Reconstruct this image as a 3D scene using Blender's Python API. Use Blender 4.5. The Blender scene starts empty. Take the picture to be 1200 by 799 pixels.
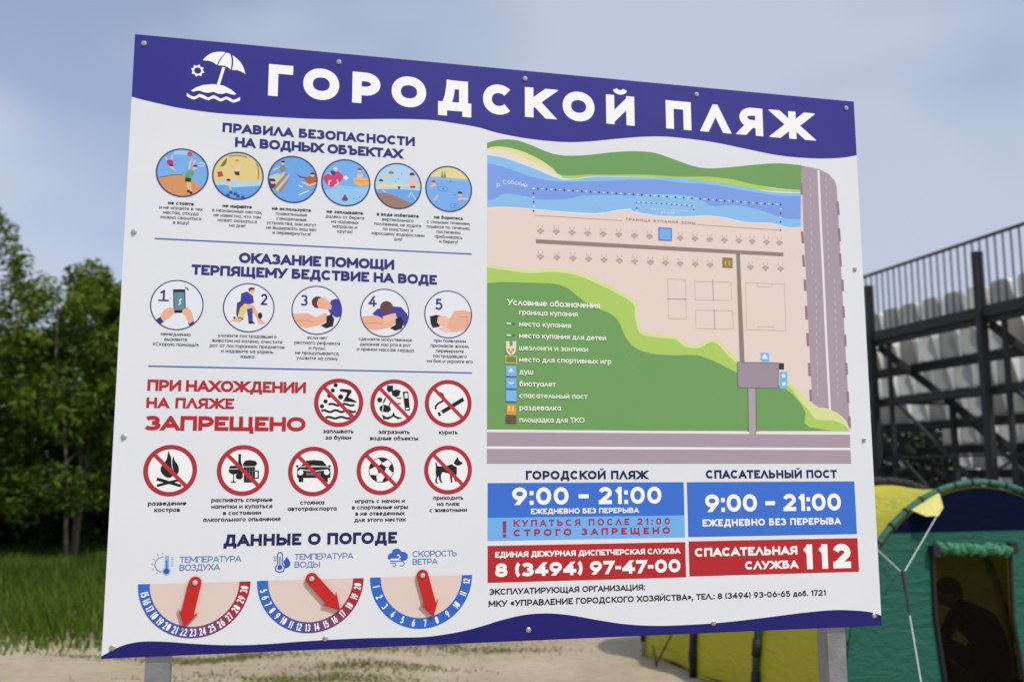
import bpy, bmesh, math, random
import numpy as np
from mathutils import Vector, Matrix
from mathutils.geometry import delaunay_2d_cdt, tessellate_polygon

S = bpy.context.scene
COL = S.collection
R = math.radians
rng = np.random.default_rng(7)
random.seed(7)

# ------------------------------------------------------------------ camera
cam_d = bpy.data.cameras.new('camera')
cam = bpy.data.objects.new('camera', cam_d)
COL.objects.link(cam)
cam.matrix_world = Matrix(((0.99999659, 0.00261160, 0.0, 0.0),
                           (0.00035692, -0.13666680, -0.99061701, 0.0),
                           (-0.00258709, 0.99061363, -0.13666727, 1.6),
                           (0, 0, 0, 1)))
cam_d.sensor_width = 36.0
cam_d.sensor_fit = 'HORIZONTAL'
cam_d.lens = 33.80
cam_d.clip_start = 0.05
cam_d.clip_end = 3000
cam_d.dof.use_dof = True
cam_d.dof.focus_distance = 2.47
cam_d.dof.aperture_fstop = 3.0
S.camera = cam

# ------------------------------------------------------------------ sky, sun, exposure
SUN_EL, SUN_AZ = R(54), R(132)          # azimuth clockwise from +Y (north)
sun_dir = Vector((math.sin(SUN_AZ) * math.cos(SUN_EL), math.cos(SUN_AZ) * math.cos(SUN_EL), math.sin(SUN_EL)))
w = bpy.data.worlds.new('World')
S.world = w
w.use_nodes = True
nt = w.node_tree
nt.nodes.clear()
N = nt.nodes.new
L = nt.links.new
sky = N('ShaderNodeTexSky')
sky.sky_type = 'NISHITA'
sky.sun_disc = False
sky.sun_elevation = SUN_EL
sky.sun_rotation = SUN_AZ
sky.air_density = 1.0
sky.dust_density = 1.2
sky.ozone_density = 1.0
tc = N('ShaderNodeTexCoord')
mp = N('ShaderNodeMapping')
mp.inputs['Scale'].default_value = (1.0, 1.0, 2.2)
mp.inputs['Location'].default_value = (5.1, 4.2, 2.5)
L(tc.outputs['Generated'], mp.inputs['Vector'])
n1 = N('ShaderNodeTexNoise')
n1.inputs['Scale'].default_value = 2.4
n1.inputs['Detail'].default_value = 3.0
n1.inputs['Roughness'].default_value = 0.4
n1.inputs['Distortion'].default_value = 0.3
L(mp.outputs['Vector'], n1.inputs['Vector'])
cr = N('ShaderNodeValToRGB')
cr.color_ramp.interpolation = 'EASE'
cr.color_ramp.elements[0].position = 0.34
cr.color_ramp.elements[0].color = (0.34, 0.34, 0.34, 1)
cr.color_ramp.elements[1].position = 0.58
cr.color_ramp.elements[1].color = (0.92, 0.92, 0.92, 1)
L(n1.outputs['Fac'], cr.inputs['Fac'])
mx = N('ShaderNodeMix')
mx.data_type = 'RGBA'
L(cr.outputs['Color'], mx.inputs['Factor'])
L(sky.outputs['Color'], mx.inputs['A'])
mx.inputs['B'].default_value = (3.75, 4.15, 5.1, 1)
bg = N('ShaderNodeBackground')
bg.inputs['Strength'].default_value = 0.145
L(mx.outputs['Result'], bg.inputs['Color'])
wo = N('ShaderNodeOutputWorld')
L(bg.outputs['Background'], wo.inputs['Surface'])

sd = bpy.data.lights.new('sun', 'SUN')
sd.energy = 3.0
sd.angle = R(1.5)
sd.color = (1.0, 0.95, 0.88)
so = bpy.data.objects.new('sun', sd)
so.rotation_euler = (-sun_dir).to_track_quat('-Z', 'Y').to_euler()
so.location = (4, -6, 12)
COL.objects.link(so)
S.view_settings.view_transform = 'Standard'
S.view_settings.look = 'None'
S.view_settings.exposure = 0.0
S.view_settings.gamma = 1.0
S.view_settings.use_curve_mapping = False


# ------------------------------------------------------------------ helpers
def lin(c):
    return tuple(((v / 255) / 12.92 if v / 255 <= 0.04045 else ((v / 255 + 0.055) / 1.055) ** 2.4) for v in c)


def tag(o, label=None, cat=None, group=None, kind=None):
    if label: o['label'] = label
    if cat: o['category'] = cat
    if group: o['group'] = group
    if kind: o['kind'] = kind
    return o


def empty(name, loc, rz=0.0, label=None, cat=None, group=None):
    o = bpy.data.objects.new(name, None)
    o.empty_display_size = 0.2
    o.location = loc
    o.rotation_euler = (0, 0, rz)
    COL.objects.link(o)
    return tag(o, label, cat, group)


def link(name, me, parent=None, mats=()):
    o = bpy.data.objects.new(name, me)
    for m in mats:
        me.materials.append(m)
    COL.objects.link(o)
    if parent:
        o.parent = parent
    return o


def obj_bm(name, bm, mat, parent=None, smooth=False):
    me = bpy.data.meshes.new(name)
    bm.normal_update()
    bm.to_mesh(me)
    bm.free()
    if smooth:
        me.polygons.foreach_set('use_smooth', [True] * len(me.polygons))
    return link(name, me, parent, [mat] if not isinstance(mat, (list, tuple)) else mat)


def mesh_np(name, co, faces, tint=None, mats=(), parent=None, smooth=False):
    """co (n,3); faces (m,k)"""
    me = bpy.data.meshes.new(name)
    m, k = faces.shape
    me.vertices.add(len(co))
    me.vertices.foreach_set('co', np.asarray(co, np.float32).ravel())
    me.loops.add(m * k)
    me.loops.foreach_set('vertex_index', faces.astype(np.int32).ravel())
    me.polygons.add(m)
    me.polygons.foreach_set('loop_start', np.arange(0, m * k, k, dtype=np.int32))
    me.update(calc_edges=True)
    if tint is not None:
        a = me.attributes.new('tint', 'FLOAT', 'FACE')
        a.data.foreach_set('value', np.asarray(tint, np.float32))
    if smooth:
        me.polygons.foreach_set('use_smooth', [True] * m)
    return link(name, me, parent, mats)


def mat_new(name):
    m = bpy.data.materials.new(name)
    m.use_nodes = True
    t = m.node_tree
    return m, t, t.nodes['Principled BSDF']


def mat(name, rgb, rough=0.5, metal=0.0, var=0.0, scale=8.0, bump=0.0, bscale=40.0, spec=0.5, transl=0.0):
    """procedural principled; rgb linear; var = value variation by noise"""
    m, t, p = mat_new(name)
    p.inputs['Base Color'].default_value = (*rgb, 1)
    p.inputs['Roughness'].default_value = rough
    p.inputs['Metallic'].default_value = metal
    p.inputs['Specular IOR Level'].default_value = spec
    co = t.nodes.new('ShaderNodeTexCoord')
    if var:
        n = t.nodes.new('ShaderNodeTexNoise')
        n.inputs['Scale'].default_value = scale
        n.inputs['Detail'].default_value = 5
        t.links.new(co.outputs['Object'], n.inputs['Vector'])
        r = t.nodes.new('ShaderNodeValToRGB')
        r.color_ramp.elements[0].position = 0.3
        r.color_ramp.elements[1].position = 0.7
        r.color_ramp.elements[0].color = (*[c * (1 - var) for c in rgb], 1)
        r.color_ramp.elements[1].color = (*[min(1, c * (1 + var)) for c in rgb], 1)
        t.links.new(n.outputs['Fac'], r.inputs['Fac'])
        t.links.new(r.outputs['Color'], p.inputs['Base Color'])
    if bump:
        n = t.nodes.new('ShaderNodeTexNoise')
        n.inputs['Scale'].default_value = bscale
        n.inputs['Detail'].default_value = 4
        t.links.new(co.outputs['Object'], n.inputs['Vector'])
        b = t.nodes.new('ShaderNodeBump')
        b.inputs['Strength'].default_value = bump
        b.inputs['Distance'].default_value = 0.02
        t.links.new(n.outputs['Fac'], b.inputs['Height'])
        t.links.new(b.outputs['Normal'], p.inputs['Normal'])
    if transl:
        tr = t.nodes.new('ShaderNodeBsdfTranslucent')
        tr.inputs['Color'].default_value = (*rgb, 1)
        mxs = t.nodes.new('ShaderNodeMixShader')
        mxs.inputs[0].default_value = transl
        t.links.new(p.outputs[0], mxs.inputs[1])
        t.links.new(tr.outputs[0], mxs.inputs[2])
        t.links.new(mxs.outputs[0], t.nodes['Material Output'].inputs['Surface'])
    return m


def add_box(bm, c, s, M=None):
    """box centre c size s (optionally transformed by M)"""
    vs = []
    for x in (-.5, .5):
        for y in (-.5, .5):
            for z in (-.5, .5):
                v = Vector((c[0] + x * s[0], c[1] + y * s[1], c[2] + z * s[2]))
                vs.append(bm.verts.new(M @ v if M else v))
    for f in ((0, 1, 3, 2), (4, 6, 7, 5), (0, 4, 5, 1), (2, 3, 7, 6), (0, 2, 6, 4), (1, 5, 7, 3)):
        bm.faces.new([vs[i] for i in f])


def add_beam(bm, a, b, w, h=None, up=(0, 0, 1)):
    """rectangular bar from a to b"""
    a, b = Vector(a), Vector(b)
    h = h or w
    d = (b - a).normalized()
    up = Vector(up)
    if abs(d.dot(up)) > .98:
        up = Vector((1, 0, 0))
    x = d.cross(up).normalized()
    y = x.cross(d)
    q = [(-w / 2, -h / 2), (w / 2, -h / 2), (w / 2, h / 2), (-w / 2, h / 2)]
    v0 = [bm.verts.new(a + x * i + y * j) for i, j in q]
    v1 = [bm.verts.new(b + x * i + y * j) for i, j in q]
    for i in range(4):
        j = (i + 1) % 4
        bm.faces.new((v0[i], v0[j], v1[j], v1[i]))
    bm.faces.new(v0[::-1])
    bm.faces.new(v1)


def add_tube(bm, pts, r, n=8):
    """tube along pts; r scalar or list"""
    pts = [Vector(p) for p in pts]
    rs = r if isinstance(r, (list, tuple)) else [r] * len(pts)
    rings = []
    for i, p in enumerate(pts):
        d = (pts[min(i + 1, len(pts) - 1)] - pts[max(i - 1, 0)]).normalized()
        ref = Vector((0, 0, 1)) if abs(d.z) < .9 else Vector((1, 0, 0))
        x = d.cross(ref).normalized()
        y = x.cross(d)
        rings.append([bm.verts.new(p + (x * math.cos(t) + y * math.sin(t)) * rs[i]) for t in
                      [2 * math.pi * k / n for k in range(n)]])
    for A, B in zip(rings, rings[1:]):
        for k in range(n):
            bm.faces.new((A[k], A[(k + 1) % n], B[(k + 1) % n], B[k]))
    bm.faces.new(rings[0][::-1])
    bm.faces.new(rings[-1])


def add_lathe(bm, prof, M, n=14):
    """prof [(r,h)] round local z of matrix M"""
    rings = []
    for r, h in prof:
        rings.append([bm.verts.new(M @ Vector((r * math.cos(t), r * math.sin(t), h))) for t in
                      [2 * math.pi * k / n for k in range(n)]])
    for A, B in zip(rings, rings[1:]):
        for k in range(n):
            bm.faces.new((A[k], A[(k + 1) % n], B[(k + 1) % n], B[k]))
    bm.faces.new(rings[-1])


# ================================================================== GROUND
def ground_material():
    m, t, p = mat_new('beach_sand')
    co = t.nodes.new('ShaderNodeTexCoord')
    n1 = t.nodes.new('ShaderNodeTexNoise'); n1.inputs['Scale'].default_value = 0.55; n1.inputs['Detail'].default_value = 6
    n2 = t.nodes.new('ShaderNodeTexNoise'); n2.inputs['Scale'].default_value = 9.0; n2.inputs['Detail'].default_value = 8; n2.inputs['Roughness'].default_value = .65
    n3 = t.nodes.new('ShaderNodeTexNoise'); n3.inputs['Scale'].default_value = 120.0; n3.inputs['Detail'].default_value = 3
    for n in (n1, n2, n3):
        t.links.new(co.outputs['Object'], n.inputs['Vector'])
    r1 = t.nodes.new('ShaderNodeValToRGB')
    r1.color_ramp.elements[0].position = .3; r1.color_ramp.elements[0].color = (.46, .375, .255, 1)
    r1.color_ramp.elements[1].position = .7; r1.color_ramp.elements[1].color = (.58, .495, .36, 1)
    t.links.new(n2.outputs['Fac'], r1.inputs['Fac'])
    r2 = t.nodes.new('ShaderNodeValToRGB')
    r2.color_ramp.elements[0].position = .36; r2.color_ramp.elements[0].color = (.80, .79, .76, 1)
    r2.color_ramp.elements[1].position = .6; r2.color_ramp.elements[1].color = (1, 1, 1, 1)
    t.links.new(n1.outputs['Fac'], r2.inputs['Fac'])
    mu = t.nodes.new('ShaderNodeMix'); mu.data_type = 'RGBA'; mu.blend_type = 'MULTIPLY'
    mu.inputs['Factor'].default_value = 1
    t.links.new(r1.outputs['Color'], mu.inputs['A'])
    t.links.new(r2.outputs['Color'], mu.inputs['B'])
    # darker speckles of gravel
    r3 = t.nodes.new('ShaderNodeValToRGB')
    r3.color_ramp.elements[0].position = .30; r3.color_ramp.elements[0].color = (.70, .68, .66, 1)
    r3.color_ramp.elements[1].position = .42; r3.color_ramp.elements[1].color = (1, 1, 1, 1)
    t.links.new(n3.outputs['Fac'], r3.inputs['Fac'])
    mu2 = t.nodes.new('ShaderNodeMix'); mu2.data_type = 'RGBA'; mu2.blend_type = 'MULTIPLY'
    mu2.inputs['Factor'].default_value = 1
    t.links.new(mu.outputs['Result'], mu2.inputs['A'])
    t.links.new(r3.outputs['Color'], mu2.inputs['B'])
    t.links.new(mu2.outputs['Result'], p.inputs['Base Color'])
    p.inputs['Roughness'].default_value = .95
    p.inputs['Specular IOR Level'].default_value = .15
    b = t.nodes.new('ShaderNodeBump'); b.inputs['Strength'].default_value = .6; b.inputs['Distance'].default_value = .03
    ad = t.nodes.new('ShaderNodeMath'); ad.operation = 'ADD'
    t.links.new(n2.outputs['Fac'], ad.inputs[0]); t.links.new(n3.outputs['Fac'], ad.inputs[1])
    t.links.new(ad.outputs[0], b.inputs['Height'])
    t.links.new(b.outputs['Normal'], p.inputs['Normal'])
    return m


def hgt(x, y):
    """gentle unevenness of the sand, flat where things stand"""
    d = np.clip((y - 4.0) / 4.0, 0, 1) * np.clip((34 - y) / 6.0, 0, 1)
    return d * (0.030 * np.sin(x * 1.7 + 1.3 * np.sin(y * .9)) * np.sin(y * 1.3 + x * .4)
                + 0.018 * np.sin(x * 4.1 + y * 2.2) * np.sin(y * 3.7 - x * 1.1)) - .03 * d


def build_ground():
    xs = np.concatenate([[-900, -200, -60, -30], np.arange(-20, 20.01, .14), [30, 60, 200, 900]])
    ys = np.concatenate([[-900, -200, -50, -15, 0, 2, 4], np.arange(5, 22.01, .14), [25, 28, 34, 40, 60, 120, 300, 900]])
    X, Y = np.meshgrid(xs, ys)
    Z = hgt(X, Y)
    co = np.stack([X.ravel(), Y.ravel(), Z.ravel()], 1)
    nx = len(xs); ny = len(ys)
    i = np.arange(nx * ny).reshape(ny, nx)
    f = np.stack([i[:-1, :-1].ravel(), i[:-1, 1:].ravel(), i[1:, 1:].ravel(), i[1:, :-1].ravel()], 1)
    o = mesh_np('ground', co, f, mats=[ground_material()], smooth=True)
    tag(o, 'pale sandy beach ground', kind='structure')


build_ground()


def foliage_mat(name, dark, light, rough=.6, transl=.25):
    m, t, p = mat_new(name)
    a = t.nodes.new('ShaderNodeAttribute'); a.attribute_name = 'tint'
    r = t.nodes.new('ShaderNodeValToRGB')
    r.color_ramp.elements[0].color = (*dark, 1)
    r.color_ramp.elements[1].color = (*light, 1)
    t.links.new(a.outputs['Fac'], r.inputs['Fac'])
    t.links.new(r.outputs['Color'], p.inputs['Base Color'])
    p.inputs['Roughness'].default_value = rough
    p.inputs['Specular IOR Level'].default_value = .3
    tr = t.nodes.new('ShaderNodeBsdfTranslucent')
    t.links.new(r.outputs['Color'], tr.inputs['Color'])
    ms = t.nodes.new('ShaderNodeMixShader'); ms.inputs[0].default_value = transl
    t.links.new(p.outputs[0], ms.inputs[1]); t.links.new(tr.outputs[0], ms.inputs[2])
    t.links.new(ms.outputs[0], t.nodes['Material Output'].inputs['Surface'])
    return m


def blades(name, px, py, h, wd, mats, label, tint):
    """grass blades (bent triangles) at px,py"""
    n = len(px)
    ang = rng.uniform(0, 2 * np.pi, n)
    lean = rng.uniform(.1, .6, n) * h
    la = rng.uniform(0, 2 * np.pi, n)
    z0 = hgt(px, py) - .005
    dx, dy = np.cos(ang) * wd, np.sin(ang) * wd
    b0 = np.stack([px - dx, py - dy, z0], 1); b1 = np.stack([px + dx, py + dy, z0], 1)
    mx_, my_ = px + np.cos(la) * lean * .35, py + np.sin(la) * lean * .35
    m0 = np.stack([mx_ - dx * .7, my_ - dy * .7, z0 + h * .6], 1); m1 = np.stack([mx_ + dx * .7, my_ + dy * .7, z0 + h * .6], 1)
    t0 = np.stack([px + np.cos(la) * lean, py + np.sin(la) * lean, z0 + h], 1)
    t1 = t0 + np.stack([dx * .1, dy * .1, np.zeros(n)], 1)
    co = np.stack([b0, b1, m0, m1, t0, t1], 1).reshape(-1, 3)
    i = np.arange(n)[:, None] * 6
    f = np.concatenate([i + np.array([[0, 1, 3, 2]]), i + np.array([[2, 3, 5, 4]])], 0)
    o = mesh_np(name, co, f, tint=np.concatenate([tint, tint]), mats=mats)
    return tag(o, label, 'grass', kind='stuff')


def patch_noise(x, y):
    return (np.sin(x * .9 + 2.1 * np.sin(y * .7)) * np.sin(y * 1.1 + .6 * np.sin(x * 1.4)) + .5 * np.sin(x * 2.7 + y * 1.9) * np.sin(y * 2.3 - x))


grass_m = foliage_mat('grass_blade', (.030, .080, .003), (.115, .185, .010), transl=.35)
# the meadow on the left
n = 130000
gx = rng.uniform(-18, -1.0, n); gy = rng.uniform(9.0, 27, n)
edge = 9.15 + .22 * (-(gx + 4.1)) * .35 + .35 * np.sin(gx * 1.3) + .25 * np.sin(gx * 3.1) + rng.normal(0, .18, n) + np.clip(gx + 4.0, 0, 9) * 1.2
k = gy > edge
gx, gy = gx[k], gy[k]
hh = rng.uniform(.10, .34, len(gx)) * np.clip((gy - 9.0) / 1.2, .35, 1.0) * (1 + .4 * patch_noise(gx, gy))
hh = np.clip(hh, .05, .6)
blades('meadow_grass', gx, gy, hh, rng.uniform(.006, .014, len(gx)), [grass_m], 'long green grass in front of the trees on the left',
       np.clip(.5 + .3 * patch_noise(gx * 1.3, gy * 1.3) + rng.normal(0, .18, len(gx)), 0, 1))
# sparse dry patches in the sand
dry_m = foliage_mat('dry_grass_blade', (.13, .15, .035), (.27, .26, .09), transl=.4)
n = 170000
gx = rng.uniform(-5.5, 1.0, n); gy = rng.uniform(7.2, 11.5, n)
# elongated patches at measured spots
spots = [(-1.75, 8.0, .75, .16), (-2.2, 7.72, .5, .12), (-1.2, 8.45, .55, .14), (-3.9, 9.1, .35, .07), (-2.6, 8.9, .7, .14),
         (-1.4, 9.5, 1.0, .3), (0.1, 10.5, .9, .3), (-.2, 9.3, .5, .12)]
dens = np.zeros(n)
for (sx, sy, rx, ry) in spots:
    dens = np.maximum(dens, np.exp(-(((gx - sx) / rx) ** 2 + ((gy - sy) / ry) ** 2)))
k = rng.uniform(0, 1, n) < dens * (0.75 + .4 * patch_noise(gx * 3, gy * 3))
gx, gy = gx[k], gy[k]
blades('sand_grass', gx, gy, rng.uniform(.008, .032, len(gx)), rng.uniform(.004, .010, len(gx)), [dry_m], 'short dry grass patches on the sand under the board',
       np.clip(rng.normal(.5, .25, len(gx)), 0, 1))

# ================================================================== TREES
bark = mat('bark', (.17, .135, .10), .9, var=.35, scale=14, bump=.5, bscale=30)
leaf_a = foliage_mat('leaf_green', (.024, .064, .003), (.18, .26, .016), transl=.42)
leaf_b = foliage_mat('leaf_shaded_green', (.012, .036, .003), (.085, .14, .012), transl=.25)  # back trees: deep shade behind the front row put into the leaf colour


def leaf_cloud(clumps, n_each, size, name, mats, parent, droop=.2):
    cs, ts = [], []
    for (c, r, tb) in clumps:
        n = int(n_each * (r / .6) ** 2)
        d = rng.normal(0, 1, (n, 3)); d /= np.linalg.norm(d, axis=1)[:, None]
        rad = r * rng.uniform(.25, 1.05, n) ** .5
        pos = np.array(c) + d * rad[:, None] * np.array([1, 1, .85])
        nrm = d * .7 + rng.normal(0, .55, (n, 3)) + np.array([0, 0, .35])
        nrm /= np.linalg.norm(nrm, axis=1)[:, None]
        tdir = rng.normal(0, 1, (n, 3)) + d * .5 + np.array([0, 0, -droop])
        tdir -= nrm * np.sum(tdir * nrm, 1)[:, None]
        tdir /= np.linalg.norm(tdir, axis=1)[:, None]
        sd_ = np.cross(nrm, tdir)
        ln = size * rng.uniform(.6, 1.4, n)[:, None]
        wd = ln * rng.uniform(.24, .42, n)[:, None]
        v0 = pos - tdir * ln * .5; v1 = pos + sd_ * wd * .5 + nrm * ln * .04
        v2 = pos + tdir * ln * .5; v3 = pos - sd_ * wd * .5 + nrm * ln * .04
        cs.append(np.stack([v0, v1, v2, v3], 1).reshape(-1, 3))
        ts.append(np.clip(rng.normal(tb, .2, n), 0, 1))
    co = np.concatenate(cs); ti = np.concatenate(ts)
    f = np.arange(len(co)).reshape(-1, 4)
    return mesh_np(name, co, f, tint=ti, mats=mats, parent=parent)


def tree(x, y, h, spread, label, base=1.5, leafm=leaf_a, n_each=340, size=.155, nclump=46, stems=3, cat='tree', name='leafy_tree', group='trees left of the board', shoots=9):
    root = empty(name, (x, y, float(hgt(np.array(x), np.array(y)))), 0, label, cat, group)
    bm = bmesh.new()
    tips = []
    for s in range(stems):
        a = 2 * math.pi * s / stems + random.uniform(-.5, .5)
        lean = random.uniform(.12, .34) * spread
        pts, rs = [], []
        hh = h * random.uniform(.70, .88)
        for q in range(7):
            f = q / 6
            pts.append((math.cos(a) * (.08 + lean * f ** 1.3) + random.uniform(-.05, .05) * f * 2, math.sin(a) * (.08 + lean * f ** 1.3), hh * f - .05))
            rs.append(.038 * (1 - .84 * f) + .006)
        add_tube(bm, pts, rs, 7)
        for q in range(7):
            f = random.uniform(.3, .92)
            i = int(f * 6)
            p = Vector(pts[i]).lerp(Vector(pts[min(i + 1, 6)]), f * 6 - i)
            b = random.uniform(0, 6.28)
            ln = random.uniform(.35, .8) * spread * (1.1 - f * .6)
            e = p + Vector((math.cos(b) * ln, math.sin(b) * ln, ln * random.uniform(.35, .9)))
            m_ = p.lerp(e, .5) + Vector((0, 0, -.04))
            add_tube(bm, [p, m_, e], [.028, .018, .006], 5)
            tips.append(e)
    obj_bm('trunk', bm, bark, root, True)
    clumps = []
    for t in tips:
        clumps.append((tuple(t), random.uniform(.32, .62), random.uniform(.25, .7)))
    for q in range(nclump):
        f = random.random()
        z = base + (h - base) * f
        prof = math.sin(math.pi * min(1, (f * .86 + .16))) ** .6
        rr = spread * prof * math.sqrt(random.uniform(.05, 1))
        a = random.uniform(0, 6.28)
        clumps.append(((math.cos(a) * rr, math.sin(a) * rr, z - .3), random.uniform(.28, .62) * (1 - .35 * f), random.uniform(.2, .75)))
    # loose shoots poking out at the top
    for q in range(shoots):
        a = random.uniform(0, 6.28); rr = spread * random.uniform(.1, .85)
        zt = h * random.uniform(.82, .93) - .55 * (rr / spread)
        for j in range(3):
            clumps.append(((math.cos(a) * rr + random.uniform(-.06, .06), math.sin(a) * rr, zt + j * .16 - .1), .22 - .045 * j, random.uniform(.4, .8)))
    leaf_cloud(clumps, n_each, size, 'crown', [leafm], root)
    return root


tree(-10.0, 17.6, 6.9, 1.75, 'tallest leafy tree, at the left edge of the photo', nclump=74)
tree(-8.2, 18.2, 5.9, 1.75, 'shorter leafy tree just right of the tallest one, where the tree line dips', nclump=66, shoots=6)
tree(-6.75, 18.6, 6.2, 1.5, 'leafy tree whose top shows right against the left edge of the board', nclump=64)
tree(-12.6, 19.0, 6.9, 1.9, 'leafy tree cut by the left edge of the frame, behind the tallest one', nclump=74)
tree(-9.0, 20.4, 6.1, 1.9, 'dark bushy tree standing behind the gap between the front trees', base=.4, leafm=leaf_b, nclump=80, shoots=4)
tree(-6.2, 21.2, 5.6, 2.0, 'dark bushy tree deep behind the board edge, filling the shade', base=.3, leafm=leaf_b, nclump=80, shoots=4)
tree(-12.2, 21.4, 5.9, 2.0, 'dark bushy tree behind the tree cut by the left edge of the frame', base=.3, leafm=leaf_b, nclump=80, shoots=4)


def wood(name, x0, x1, y0, y1, h0, h1, n, label):
    cl = []
    for i in range(n):
        x = random.uniform(x0, x1); y = random.uniform(y0, y1)
        top = h0 + (h1 - h0) * (.5 + .5 * math.sin(x * .55 + 1.7 * math.sin(x * .21))) * random.uniform(.75, 1.05)
        cl.append(((x, y, random.uniform(.05, 1) * top), random.uniform(.5, 1.1), random.uniform(.15, .6)))
    o = leaf_cloud(cl, 60, .30, name, [leaf_b], None)
    tag(o, label, 'wood', kind='stuff')


leaf_b = foliage_mat('leaf_in_shade', (.004, .010, .003), (.022, .038, .010), transl=.1)  # leaf colour darkened to paint in the shade under stand and trees
wood('distant_wood', -26, 36, 30, 34, 2.6, 4.0, 900, 'dark distant wood behind the beach and the grandstand')
wood('undergrowth', -17, -3.0, 20.0, 23, .9, 2.9, 260, 'dark undergrowth behind the trees on the left')

# ================================================================== GRANDSTAND
gs_steel = mat('dark_painted_steel', (.011, .014, .016), .6, var=.3, scale=5, bump=.1)
gs_seat = mat('white_seat_plastic', (.62, .62, .60), .38, var=.06, scale=3)
gs_deck = mat('stand_deck_board', (.07, .066, .055), .85, var=.3, scale=6)
GO = Vector((7.507, 20.0, 0)); GE1 = Vector((.24297, -.97003, 0)); GE2 = Vector((.97003, .24297, 0))
GM = Matrix((( GE1.x, GE2.x, 0, GO.x), (GE1.y, GE2.y, 0, GO.y), (0, 0, 1, 0), (0, 0, 0, 1)))
# local axes of the stand: x along the back row (towards the camera), y down the tiers, z up
stand = empty('grandstand', (GO.x, GO.y, 0), math.atan2(GE1.y, GE1.x),
              'dark steel grandstand with rows of white seats seen from behind', 'grandstand')
# note: local y of the empty = rotated +90 deg = GE2
XA, XB = -11.0, 7.6
NROW, DROP, RUN = 8, .54, .80
DECK0 = 4.33


def gobj(name, bm, m=gs_steel, parent=None, smooth=False):
    return obj_bm(name, bm, m, parent or stand, smooth)


# decks, one per row, each on a beam
for i in range(NROW):
    z = DECK0 - DROP * i
    if z < .3: break
    bm = bmesh.new(); add_box(bm, ((XA + XB) / 2, RUN * i + .30, z + .025), (XB - XA, .62, .045)); gobj('deck', bm, gs_deck)
    bm = bmesh.new(); add_box(bm, ((XA + XB) / 2, RUN * i - .03, z - .065), (XB - XA, .055, .17)); gobj('tier_beam', bm)
# posts + raking frames
posts = [XA + .1, -9.2, -6.2, -3.0, .205, 3.41, 6.6]
for x in posts:
    bm = bmesh.new(); add_beam(bm, (x, -.10, 0), (x, -.10, 5.47), .15, .13); gobj('post', bm)
    bm = bmesh.new(); add_beam(bm, (x + .40, .02, 0), (x + .40, .02, DECK0 - .10), .075, .075); gobj('post', bm)
    for yo in (1.6, 3.2, 4.8):
        zt = DECK0 - DROP / RUN * yo - .12
        bm = bmesh.new(); add_beam(bm, (x + .2, yo, 0), (x + .2, yo, zt), .10, .10); gobj('post', bm)
    bm = bmesh.new(); add_beam(bm, (x + .10, .0, DECK0 - .16), (x + .10, RUN * 6.6, DECK0 - .16 - DROP * 6.6), .07, .14); gobj('raker', bm)
    bm = bmesh.new(); add_beam(bm, (x + .13, 0, .4), (x + .13, 3.2, DECK0 - .25 - DROP * 4), .05, .05); gobj('brace', bm)
    bm = bmesh.new(); add_beam(bm, (x + .15, 0, 3.02), (x + .15, 1.6, 3.02), .06, .06); gobj('ledger', bm)
for a, b in zip(posts, posts[1:]):
    bm = bmesh.new(); add_beam(bm, (a + .45, .10, 3.0), (b - .05, .10, .95), .055, .055); gobj('brace', bm)
    bm = bmesh.new(); add_beam(bm, (a + .25, 1.64, 2.9), (b + .15, 1.64, .6), .055, .055); gobj('brace', bm)
    bm = bmesh.new(); add_beam(bm, (a + .4, 3.22, 1.9), (b + .1, 3.22, .4), .05, .05); gobj('brace', bm)
bm = bmesh.new(); add_beam(bm, (XA, .02, 3.02), (XB, .02, 3.02), .07, .10); gobj('ledger', bm)
bm = bmesh.new(); add_beam(bm, (XA, .02, 1.9), (XB, .02, 1.9), .045, .045); gobj('ledger', bm)
bm = bmesh.new(); add_beam(bm, (XA, 1.66, 2.6), (XB, 1.66, 2.6), .06, .08); gobj('ledger', bm)
# railing with balusters
rail_bm = bmesh.new()
add_beam(rail_bm, (XA, -.10, 5.69), (XB, -.10, 5.69), .05, .05)
add_beam(rail_bm, (XA, -.10, DECK0 + .06), (XB, -.10, DECK0 + .06), .06, .19)
rail = gobj('railing', rail_bm)
bal_me = None
x = XA + .09
nb = 0
while x < XB:
    if -1.6 < x < 6.6:
        if bal_me is None:
            bm = bmesh.new(); add_beam(bm, (0, -.10, DECK0 + .15), (0, -.10, 5.67), .022, .022)
            o = gobj('baluster', bm, gs_steel, rail); bal_me = o.data
        else:
            o = link('baluster', bal_me, rail)
        o.location = (x, 0, 0); nb += 1
    x += .187
bm = bmesh.new()
x = XA + .09
while x < -1.6:
    add_beam(bm, (x, -.10, DECK0 + .15), (x, -.10, 5.67), .022, .022); x += .187
tag(gobj('baluster_run', bm, gs_steel, rail), kind='stuff')


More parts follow.
